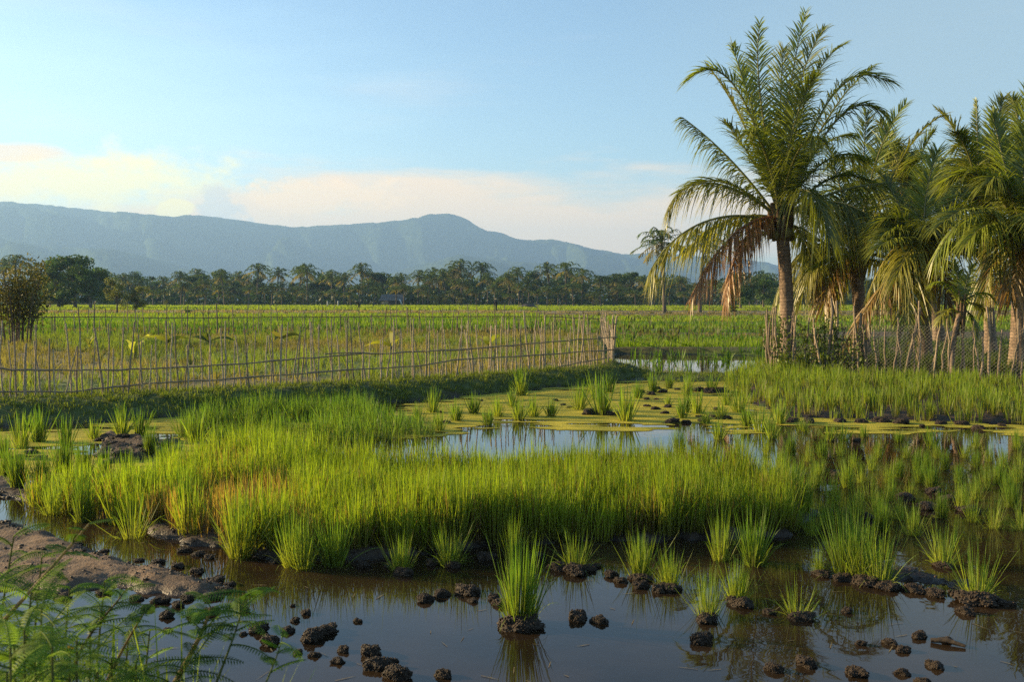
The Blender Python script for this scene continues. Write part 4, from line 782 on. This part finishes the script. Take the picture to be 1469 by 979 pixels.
# the wood behind reads as one mass
mb = MB(); n = 60000; px = RNG.uniform(-420, 1900, n); d = RNG.uniform(226, 320, n); x = (px - W0 / 2) / F0 * d
ht = 2.4 + 9.5 * sst(225, 280, d) * fbm(px * .02, px * 0, 3); z = RNG.random(n) ** .8 * ht
leaves(mb, np.stack([x, d, z + .2], 1), RNG.uniform(.6, 1.4, n), np.array([.028, .05, .013]) * RNG.uniform(.5, 1.6, (n, 1))); tag(mb.build('undergrowth', M_tree), 'dark undergrowth closing the foot of the far tree line', 'undergrowth', kind='stuff')

# olive bush at far left behind the fence
b = at(22, 440, 31); root = empty('olive_bush', (b[0], b[1], gz(b[0], b[1]))); tag(root, 'big olive brown bush behind the picket fence at the left edge', 'bush'); m, l = MB(), MB()
for k in range(34):
    a = RNG.uniform(0, 6.28); r = RNG.uniform(.1, 1.0); p0 = np.array([math.cos(a) * r * .55, math.sin(a) * r * .4, -.1]); tp = np.array([math.cos(a) * r * 1.15, math.sin(a) * r, RNG.uniform(1.5, 2.7)]); P = bez([p0, p0 + [0, 0, .7], tp * .8 + [0, 0, .2], tp], 8); tube(m, P, np.linspace(.02, .006, 8), (.12, .085, .06), 5)
    n = 130; t = RNG.uniform(.35, 1, n); q = np.stack([np.interp(t, np.linspace(0, 1, 8), P[:, k2]) for k2 in range(3)], 1) + RNG.normal(0, .17, (n, 3)); leaves(l, q, RNG.uniform(.06, .14, n), np.array([.12, .11, .032]) * RNG.uniform(.55, 1.35, (n, 1)))
m.build('stem', M_wood, root); l.build('foliage', M_tree, root)

# young bananas in the enclosure
def banana(px, py, sz, label, n=5, col=(.30, .30, .05)):
    b = G(px, py, .2); root = empty('banana_plant', (b[0], b[1], gz(b[0], b[1]))); tag(root, label, 'banana plant', 'young banana plants in the enclosure'); m = MB(); tube(m, bez([(0, 0, -.05), (0, 0, .08 * sz), (.02, 0, .16 * sz), (.02, 0, .24 * sz)], 5), np.linspace(.05, .03, 5) * sz, (.20, .19, .07), 7); m.build('stem', M_weed, root); l = MB()
    az = np.arange(n) * 2.4 + RNG.uniform(0, 6); el = RNG.uniform(.5, 1.4, n); d = np.stack([np.cos(az) * np.cos(el), np.sin(az) * np.cos(el), np.sin(el)], 1); w = unit(np.cross(d, [0, 0, 1.]) + RNG.normal(0, .3, (n, 3)))
    ribbons(l, np.tile([.02, 0, .22 * sz], (n, 1)), d, RNG.uniform(.7, 1.05, n) * sz, .55, w, .2 * sz, np.array(col) * .7, np.array(col), 7, 'leaf'); l.build('leaf', M_weed, root)
banana(193, 524, .95, 'banana plant with one upright pale yellow leaf inside the enclosure', 4, (.42, .42, .09)); banana(128, 512, .7, 'smallest yellowing banana plant left of the upright-leaved one'); banana(240, 505, .9, 'banana plant with spreading leaves right of the upright-leaved one'); banana(300, 505, 1.0, 'clump of green banana leaves in the middle of the enclosure', 7, (.16, .2, .03)); banana(402, 500, .9, 'banana plant with drooping brown-edged leaves beside the tall fence post', 5, (.22, .2, .05)); banana(561, 512, .9, 'bright yellow banana seedling behind the middle of the fence', 4, (.40, .38, .05)); banana(699, 508, .8, 'bright yellow green banana seedling behind the right part of the fence', 4, (.38, .4, .05))
b = G(1135, 523, .2); root = empty('broad_leaf_plant', (b[0], 20.9, gz(b[0], 20.9))); tag(root, 'bright broad-leaved plant at the foot of the stake fence', 'plant'); l = MB(); n = 12; az = np.arange(n) * 2.4; el = RNG.uniform(.4, 1.3, n); d = np.stack([np.cos(az) * np.cos(el), np.sin(az) * np.cos(el), np.sin(el)], 1); ribbons(l, np.zeros((n, 3)), d, RNG.uniform(.25, .45, n), .4, unit(np.cross(d, [0, 0, 1.])), .09, (.15, .2, .03), (.28, .32, .05), 5, 'leaf'); l.build('leaf', M_weed, root)

# ------------------------------------------------------------------ weeds in the foreground
def pinnate(mb, p0, d, L, col, droop=.35, n=22, lw=.011, ll=.045):
    s = np.linspace(0, 1, 9); P = np.array(p0)[None] + np.array(d)[None] * (L * s)[:, None]; P[:, 2] -= droop * L * s ** 2; tube(mb, P, np.linspace(.0022, .0008, 9), np.array(col) * .9, 4, False)
    t = np.linspace(.08, 1, n); B = np.stack([np.interp(t, s, P[:, k]) for k in range(3)], 1); T = unit(np.stack([np.interp(t, s, np.gradient(P[:, k])) for k in range(3)], 1)); sd = unit(np.cross(T, [0, 0, 1.]) + 1e-4)
    roll = RNG.uniform(-.5, .5); nrm = np.cross(sd, T); sd = unit(sd * math.cos(roll) + nrm * math.sin(roll))
    pr = np.sin(np.pi * (t * .82 + .14)) ** .7
    for sg in (1, -1):
        dd = unit(sd * sg + T * .35); ribbons(mb, B, dd, ll * pr * RNG.uniform(.9, 1.1, n), .25, T, lw, np.array(col) * .8, np.array(col) * RNG.uniform(.85, 1.2), 2, 'leaf')
def weed(pts, label, nl, ls, col=(.19, .29, .03), stemcol=(.13, .14, .05), r=.006, name='feathery_weed', fine=1.0, dens=.25):
    P = bez(pts, 16); root = empty(name, P[0]); tag(root, label, 'weed', 'weeds on the near bank'); m, l = MB(), MB(); o = P[0]; tube(m, P - o, np.linspace(r, r * .35, 16), np.array(stemcol), 6); m.build('stem', M_weed, root)
    nl = int(nl * 1.9); t = np.linspace(dens, 1, nl)
    for k in range(nl):
        q = np.array([np.interp(t[k], np.linspace(0, 1, 16), P[:, j]) for j in range(3)]) - o; a = k * 2.4 + RNG.uniform(-.5, .5); el = RNG.uniform(.05, .9); d = unit(np.array([math.cos(a) * math.cos(el), math.sin(a) * math.cos(el), math.sin(el)])); Lk = ls * RNG.uniform(.6, 1.2) * (1.1 - .5 * t[k])
        pinnate(l, q, d, Lk, np.array(col) * RNG.uniform(.65, 1.35), RNG.uniform(.2, .6), int(8 + 72 * Lk), .0042 * fine, .027 * fine)
    l.build('foliage', M_weed, root)
def wp(px, py, d): return at(px, py, d)
def stem_to(px, py, d, bpx, z0=.15):
    tp = at(px, py, d); b = at(bpx, 979, d); b[2] = z0; return [b, b * .65 + tp * .35 + [0, 0, .05], b * .3 + tp * .7 + [0, 0, .04], tp]
W_ = [(20, 770, 2.9, -40, 9, .30), (60, 800, 2.7, 20, 12, .26), (-10, 830, 2.5, -60, 14, .28), (45, 850, 2.4, 0, 16, .26), (100, 845, 2.8, 70, 14, .24), (150, 835, 2.9, 120, 12, .26), (75, 895, 2.3, 60, 16, .22), (130, 900, 2.5, 120, 16, .22), (20, 905, 2.1, 20, 16, .22), (185, 905, 2.7, 160, 10, .2), (215, 905, 2.9, 190, 10, .2), (-30, 900, 2.2, -50, 14, .24), (100, 940, 2.2, 90, 16, .2), (50, 950, 2.0, 60, 16, .2), (160, 945, 2.4, 160, 12, .18), (10, 965, 1.9, 10, 14, .2)]
nm = ['topmost feathery weed at the left edge over the mud bank', 'tall feathery weed second from the top left corner of the thicket', 'feathery weed cut by the left edge halfway up the thicket', 'dense feathery weed in the left middle of the thicket', 'feathery weed with arching leaves over the mud bank rim', 'feathery weed reaching highest over the water right of the bank', 'dense feathery weed low in the middle of the thicket', 'feathery weed beside the small yellow flower', 'dense feathery weed low at the left edge of the thicket', 'thin feathery weed over the dark water near the bent stalk', 'thin feathery weed at the right of the thicket, beside the bare stalk', 'feathery weed mostly outside the left edge', 'dense dark weed at the bottom of the thicket, below the flower', 'dense dark weed at the bottom left of the thicket', 'low feathery weed at the bottom, right of the flower', 'lowest feathery weed in the bottom left corner']
for (px, py, d, bx, nl, ls), lab in zip(W_, nm): weed(stem_to(px, py, d, bx), lab, nl, ls)
for k, (px, py, d, bx) in enumerate([(35, 905, 1.95, 30), (110, 915, 2.1, 105), (75, 930, 1.9, 70), (140, 965, 2.05, 140), (-10, 890, 2.0, -20), (195, 955, 2.35, 195), (60, 870, 2.2, 40), (15, 930, 1.8, 10)]): weed(stem_to(px, py, d, bx), 'bright feathery weed packed into the bottom left thicket, its stem hidden', 15, .2)
ST = (.30, .24, .11)
weed([at(-70, 979, 2.4), at(-10, 905, 2.45), at(50, 845, 2.5), at(128, 752, 2.55)], 'straw-coloured stalk leaning right across the mud bank, leaves at its tip', 5, .14, (.10, .18, .025), ST, .008, 'leaning_stalk', 1.0, .72)
weed([at(140, 1010, 2.6), at(165, 950, 2.6), at(185, 915, 2.6), at(207, 880, 2.6)], 'short brown bare stalk in the water right of the weed thicket', 3, .10, (.08, .15, .02), (.2, .15, .08), .006, 'leaning_stalk', .9, .8)
weed([at(90, 1000, 2.5), at(120, 900, 2.5), at(160, 880, 2.5), at(178, 850, 2.5)], 'thin twig rising through the weed thicket beside the flower', 5, .16, (.08, .16, .02), (.12, .10, .05), .005, 'leaning_stalk', 1.0, .5)
weed([at(235, 1010, 2.45), at(270, 945, 2.45), at(295, 905, 2.45), at(302, 872, 2.45)], 'rightmost pale stalk with drooping fern-like leaves over the clods', 8, .2, (.11, .2, .025), ST, .009, 'leaning_stalk', 1.15, .55)
weed([at(300, 1010, 2.4), at(320, 950, 2.4), at(345, 900, 2.4), at(352, 850, 2.4)], 'green shoot with long fern leaf just right of the pale stalk', 7, .2, (.10, .19, .02), (.14, .17, .05), .004, 'leaning_stalk', 1.1, .5)
weed([at(370, 1010, 2.3), at(385, 970, 2.3), at(400, 940, 2.3), at(405, 915, 2.3)], 'lone small shoot at the bottom edge right of all the weeds', 4, .12, (.10, .19, .02), (.14, .17, .05), .003, 'leaning_stalk', 1.0, .4)
weed([at(215, 1010, 2.4), at(255, 980, 2.4), at(270, 955, 2.4), at(285, 935, 2.4)], 'tangled light green weed at the foot of the pale stalk', 9, .16, (.10, .18, .02), (.14, .15, .05), .004, 'feathery_weed', 1.0, .1)
q = at(100, 934, 2.45); root = empty('yellow_flower', q); tag(root, 'small round yellow flower among the feathery weeds', 'flower'); m = MB(); m.add(I4v * .011, I4f, (.62, .42, .03)); m.build('flower_head', M_weed, root); m = MB(); tube(m, [(0, 0, 0), (-.005, 0, -.05), (0, .01, -.12)], .0015, (.1, .14, .03), 4); m.build('stalk', M_weed, root)

# ------------------------------------------------------------------ far figures, hut, marks in the field
def person(px, py, d, hgt, rz, pose, col, skin, label, hat=True):
    p = at(px, py, d); z = gz(p[0], p[1]); root = link('person', None); root.location = (p[0], p[1], z); root.rotation_euler = (0, 0, rz); tag(root, label, 'person', 'people working in the far field')
    s = hgt / 1.65
    J = {'pel': (0, 0, .88), 'che': (0, .02, 1.22), 'nek': (0, .02, 1.4), 'hed': (0, .04, 1.55), 'kl': (.1, .03, .48), 'fl': (.11, -.02, .02), 'kr': (-.1, .0, .48), 'fr': (-.11, .05, .02), 'tl': (.11, .12, .0), 'tr': (-.11, .18, .0), 'el': (.27, .05, 1.1), 'hl': (.25, .2, .88), 'er': (-.27, .05, 1.1), 'hr': (-.25, .22, .92), 'sl': (.18, .02, 1.34), 'sr': (-.18, .02, 1.34)}
    if pose == 'bent':
        J.update({'che': (0, .24, 1.08), 'nek': (0, .38, 1.14), 'hed': (0, .5, 1.12), 'sl': (.17, .32, 1.12), 'sr': (-.17, .32, 1.12), 'el': (.22, .38, .82), 'hl': (.16, .48, .56), 'er': (-.22, .38, .82), 'hr': (-.16, .5, .56)})
    ks = list(J); E = [('pel', 'che'), ('che', 'nek'), ('nek', 'hed'), ('pel', 'kl'), ('kl', 'fl'), ('fl', 'tl'), ('pel', 'kr'), ('kr', 'fr'), ('fr', 'tr'), ('che', 'sl'), ('sl', 'el'), ('el', 'hl'), ('che', 'sr'), ('sr', 'er'), ('er', 'hr')]
    rad = dict(pel=.15, che=.15, nek=.06, hed=.1, kl=.075, kr=.075, fl=.045, fr=.045, tl=.035, tr=.035, sl=.07, sr=.07, el=.05, er=.05, hl=.035, hr=.035)
    me = bpy.data.meshes.new('body'); me.from_pydata([tuple(q * s for q in J[k]) for k in ks], [(ks.index(a), ks.index(b)) for a, b in E], []); me.materials.append(M_cloth)
    o = link('body', me, root); o.modifiers.new('skin', 'SKIN'); sv = me.skin_vertices[0].data
    for i, k in enumerate(ks): sv[i].radius = (rad[k] * s, rad[k] * s)
    sv[0].use_root = True; o.modifiers.new('sub', 'SUBSURF').levels = 1
    ca = me.color_attributes.new('Col', 'FLOAT_COLOR', 'POINT')
    for i, k in enumerate(ks): ca.data[i].color = (*(skin if k in ('hed', 'nek', 'hl', 'hr', 'fl', 'fr', 'tl', 'tr') else col), 1)
    if hat:
        m = MB(); hp = np.array(J['hed']) * s; a = np.linspace(0, 2 * np.pi, 14, endpoint=False); V = [hp + [0, 0, .2 * s]] + [hp + np.array([math.cos(t) * .24, math.sin(t) * .24, .05]) * s for t in a]; m.add(V, np.array([[0, 1 + i, 1 + (i + 1) % 14] for i in range(14)]), (.3, .24, .14)); m.build('hat', M_cloth, root)
person(515, 446, 142, 1.55, 2.2, 'bent', (.03, .035, .05), (.14, .08, .05), 'person in dark clothes stooping in the far rice field before the hut')
person(712, 452, 118, 1.5, 1.2, 'stand', (.16, .075, .05), (.16, .09, .06), 'person in brown clothes standing in the far rice field beyond the fence')
b = at(562, 440, 226); z = gz(b[0], b[1]); root = empty('field_hut', (b[0], b[1], z)); root.scale = (.75, .75, .8); tag(root, 'low dark hut with a grey pitched roof under the far palms', 'hut')
m = MB(); box(m, (-3.2, 0, 0), (3.2, 4, 1.7), (.07, .06, .05)); m.build('wall', M_wood, root)
m = MB(); m.add([(-3.9, -.7, 1.5), (3.9, -.7, 1.5), (3.3, 2, 3.3), (-3.3, 2, 3.3), (3.9, 4.7, 1.5), (-3.9, 4.7, 1.5), (-3.9, -.7, 1.4), (3.9, -.7, 1.4), (3.9, 4.7, 1.4), (-3.9, 4.7, 1.4)], [np.array([[0, 1, 2, 3], [3, 2, 4, 5], [6, 7, 1, 0], [7, 8, 4, 1], [8, 9, 5, 4], [9, 6, 0, 5], [9, 8, 7, 6]]), np.array([[1, 4, 2], [5, 0, 3]])], (.09, .095, .09)); m.build('roof', M_paint, root, False)
m = MB(); box(m, (-3.0, -.06, .5), (-1.0, -.01, 1.3), (.42, .36, .26)); m.build('wall_panel', M_paint, root)
m = MB(); m.add([(2.3, -1.0, 1.9), (2.8, -1.0, 1.9), (3.7, -1.4, .1), (3.1, -1.4, .1), (2.3, -.95, 1.9), (2.8, -.95, 1.9), (3.7, -1.35, .1), (3.1, -1.35, .1)], np.array([[0, 3, 2, 1], [4, 5, 6, 7], [0, 1, 5, 4], [1, 2, 6, 5], [2, 3, 7, 6], [3, 0, 4, 7]]), (.45, .47, .5)); m.build('leaning_sheet', M_paint, root)
for px, lab in ((470, 'left of two small white marker posts before the far tree line'), (485, 'right of two small white marker posts before the far tree line')):
    b = at(px, 440, 205); m = MB(); tube(m, [(0, 0, -.05), (0, 0, .7), (0, 0, 1.05), (0, 0, 1.15)], [.15, .15, .14, .06], (.38, .36, .32), 8); o = m.build('marker_post', M_paint); o.location = (b[0], b[1], gz(b[0], b[1])); tag(o, lab, 'post', 'white marker posts')
b = at(757, 440, 175); m = MB(); V = I4v * [1.8, 1.2, .7]; V = V * (1 + .15 * np.array([[mnoise.noise(Vector(q) * 2.2)] for q in I4v])); m.add(V, I4f, (.05, .04, .028)); o = m.build('soil_mound', M_mud); o.location = (b[0], b[1], gz(b[0], b[1])); tag(o, 'small dark soil mound in the bright far rice field', 'mound')

# ------------------------------------------------------------------ air, sun, sky
AZ, EL = R(-74), R(15)
m, nt, N, L = newmat('haze'); out = N.new('ShaderNodeOutputMaterial'); v = N.new('ShaderNodeVolumePrincipled'); v.inputs['Density'].default_value = 2.05e-4; v.inputs['Color'].default_value = (.35, .60, 1.0, 1); v.inputs['Anisotropy'].default_value = .2; L.new(v.outputs[0], out.inputs['Volume']); m.cycles.homogeneous_volume = True; m.cycles.volume_sampling = 'DISTANCE'
mb = MB(); box(mb, (-7000, -300, -1.5), (7000, 6600, 470), (1, 1, 1)); o = mb.build('haze', m, smooth=False); tag(o, 'thin blue evening haze over the plain and hills', 'haze', kind='stuff')
sl = bpy.data.lights.new('sun', 'SUN'); sl.energy = 5.0; sl.angle = R(.6); sl.color = (1.0, .75, .40); so = bpy.data.objects.new('sun', sl); C.objects.link(so)
sd = Vector((math.sin(AZ) * math.cos(EL), math.cos(AZ) * math.cos(EL), math.sin(EL))); so.rotation_euler = (-sd).to_track_quat('-Z', 'Y').to_euler()
w = bpy.data.worlds.new('World'); S.world = w; w.use_nodes = True; nt = w.node_tree; N = nt.nodes; L = nt.links; N.clear()
out = N.new('ShaderNodeOutputWorld'); bg = N.new('ShaderNodeBackground'); L.new(bg.outputs[0], out.inputs['Surface']); sky = N.new('ShaderNodeTexSky'); sky.sky_type = 'NISHITA'; sky.sun_disc = False; sky.sun_elevation = EL; sky.sun_rotation = AZ; sky.air_density = 1.0; sky.dust_density = .8; sky.ozone_density = 1.5
bg.inputs['Strength'].default_value = .084
tc = N.new('ShaderNodeTexCoord'); sx = N.new('ShaderNodeSeparateXYZ'); L.new(tc.outputs['Generated'], sx.inputs[0])
PEACH, YELLOW, PEACH2, GREY = (6.7, 4.6, 2.6), (7.0, 5.9, 2.5), (7.0, 4.9, 2.7), (3.6, 3.9, 3.9)
def mth(op, a, b=None, clamp=False):
    n = N.new('ShaderNodeMath'); n.operation = op; n.use_clamp = clamp
    for k, q in enumerate((a, b)):
        if q is None: continue
        if isinstance(q, (int, float)): n.inputs[k].default_value = q
        else: L.new(q, n.inputs[k])
    return n.outputs[0]
def ramp(v, a, b):
    n = N.new('ShaderNodeMapRange'); n.interpolation_type = 'SMOOTHSTEP'; L.new(v, n.inputs['Value']); n.inputs['From Min'].default_value = a; n.inputs['From Max'].default_value = b; return n.outputs[0]
def wnoise(sc, detail=6, off=0, rough=.55):
    mp = N.new('ShaderNodeMapping'); mp.inputs['Scale'].default_value = sc; mp.inputs['Location'].default_value = (off, off, 0); L.new(tc.outputs['Generated'], mp.inputs[0]); n = N.new('ShaderNodeTexNoise'); n.inputs['Scale'].default_value = 1; n.inputs['Detail'].default_value = detail; n.inputs['Roughness'].default_value = rough; L.new(mp.outputs[0], n.inputs['Vector']); return n.outputs['Fac']
def mixc(f, a, col):
    n = N.new('ShaderNodeMix'); n.data_type = 'RGBA'; L.new(f, n.inputs[0]); L.new(a, n.inputs[6])
    if isinstance(col, tuple): n.inputs[7].default_value = (*col, 1)
    else: L.new(col, n.inputs[7])
    return n.outputs[2]
z = sx.outputs['Z']; x = sx.outputs['X']
band = mth('MULTIPLY', ramp(z, .145, .075), ramp(wnoise((3, 3, 22), 7, 3), .33, .62))
tn = N.new('ShaderNodeMix'); tn.data_type = 'RGBA'; tn.blend_type = 'MULTIPLY'; tn.inputs[0].default_value = 1; L.new(sky.outputs[0], tn.inputs[6]); tn.inputs[7].default_value = (.88, .98, 1.01, 1); tint = tn.outputs[2]
c = mixc(mth('MULTIPLY', band, .35), tint, (5.2, 4.2, 3.1))
ax = mth('DIVIDE', x, mth('MAXIMUM', sx.outputs['Y'], .05)); el = mth('DIVIDE', z, mth('MAXIMUM', sx.outputs['Y'], .05)); edge = wnoise((34, 34, 60), 8, 11, .6); soft = wnoise((7, 7, 40), 6, 4, .55)
def blob(px, py, rx, ry, na, nz, lo, hi):
    u = mth('DIVIDE', mth('SUBTRACT', ax, (px - W0 / 2) / F0), rx / F0); v = mth('DIVIDE', mth('SUBTRACT', el, (430 - py) / F0), ry / F0)
    d = mth('SQRT', mth('ADD', mth('MULTIPLY', u, u), mth('MULTIPLY', v, v))); return ramp(mth('ADD', mth('SUBTRACT', 1.0, d), mth('MULTIPLY', mth('SUBTRACT', nz, .5), na)), lo, hi)
c = mixc(mth('MULTIPLY', blob(1400, 60, 620, 330, .2, soft, 0, .9), .55), c, (2.1, 2.75, 2.95))
c = mixc(mth('MULTIPLY', blob(-100, 230, 900, 300, .5, soft, 0, .9), .5), c, (3.9, 5.4, 5.6))
c = mixc(mth('MULTIPLY', blob(600, 330, 900, 105, 1.6, soft, 0, .7), .88), c, PEACH)
c = mixc(mth('MULTIPLY', blob(120, 262, 270, 56, 1.7, edge, -.1, .8), .85), c, YELLOW)
c = mixc(mth('MULTIPLY', blob(20, 222, 90, 16, 1.8, soft, 0, .5), .7), c, PEACH)
c = mixc(mth('MULTIPLY', blob(450, 282, 150, 32, 2.2, edge, 0, .5), .8), c, PEACH2)
c = mixc(mth('MULTIPLY', blob(322, 300, 50, 34, 2.6, edge, 0, .5), .65), c, GREY)
c = mixc(mth('MULTIPLY', blob(255, 300, 30, 16, 1.2, edge, 0, .25), .9), c, YELLOW)
cir = mth('MULTIPLY', ramp(wnoise((2.2, 2.2, 14), 8, 5, .62), .50, .74), mth('MULTIPLY', ramp(z, .06, .14), ramp(z, .34, .2)))
c = mixc(mth('MULTIPLY', cir, .22), c, (5.0, 4.4, 4.0))
L.new(c, bg.inputs['Color'])

S.view_settings.view_transform = 'Standard'; S.view_settings.look = 'None'; S.view_settings.exposure = 1.48; S.view_settings.gamma = 1
cy = S.cycles; cy.max_bounces = 8; cy.diffuse_bounces = 3; cy.glossy_bounces = 3; cy.transmission_bounces = 4; cy.transparent_max_bounces = 8; cy.volume_bounces = 0; cy.use_denoising = False; cy.use_adaptive_sampling = False; cy.caustics_reflective = False; cy.caustics_refractive = False
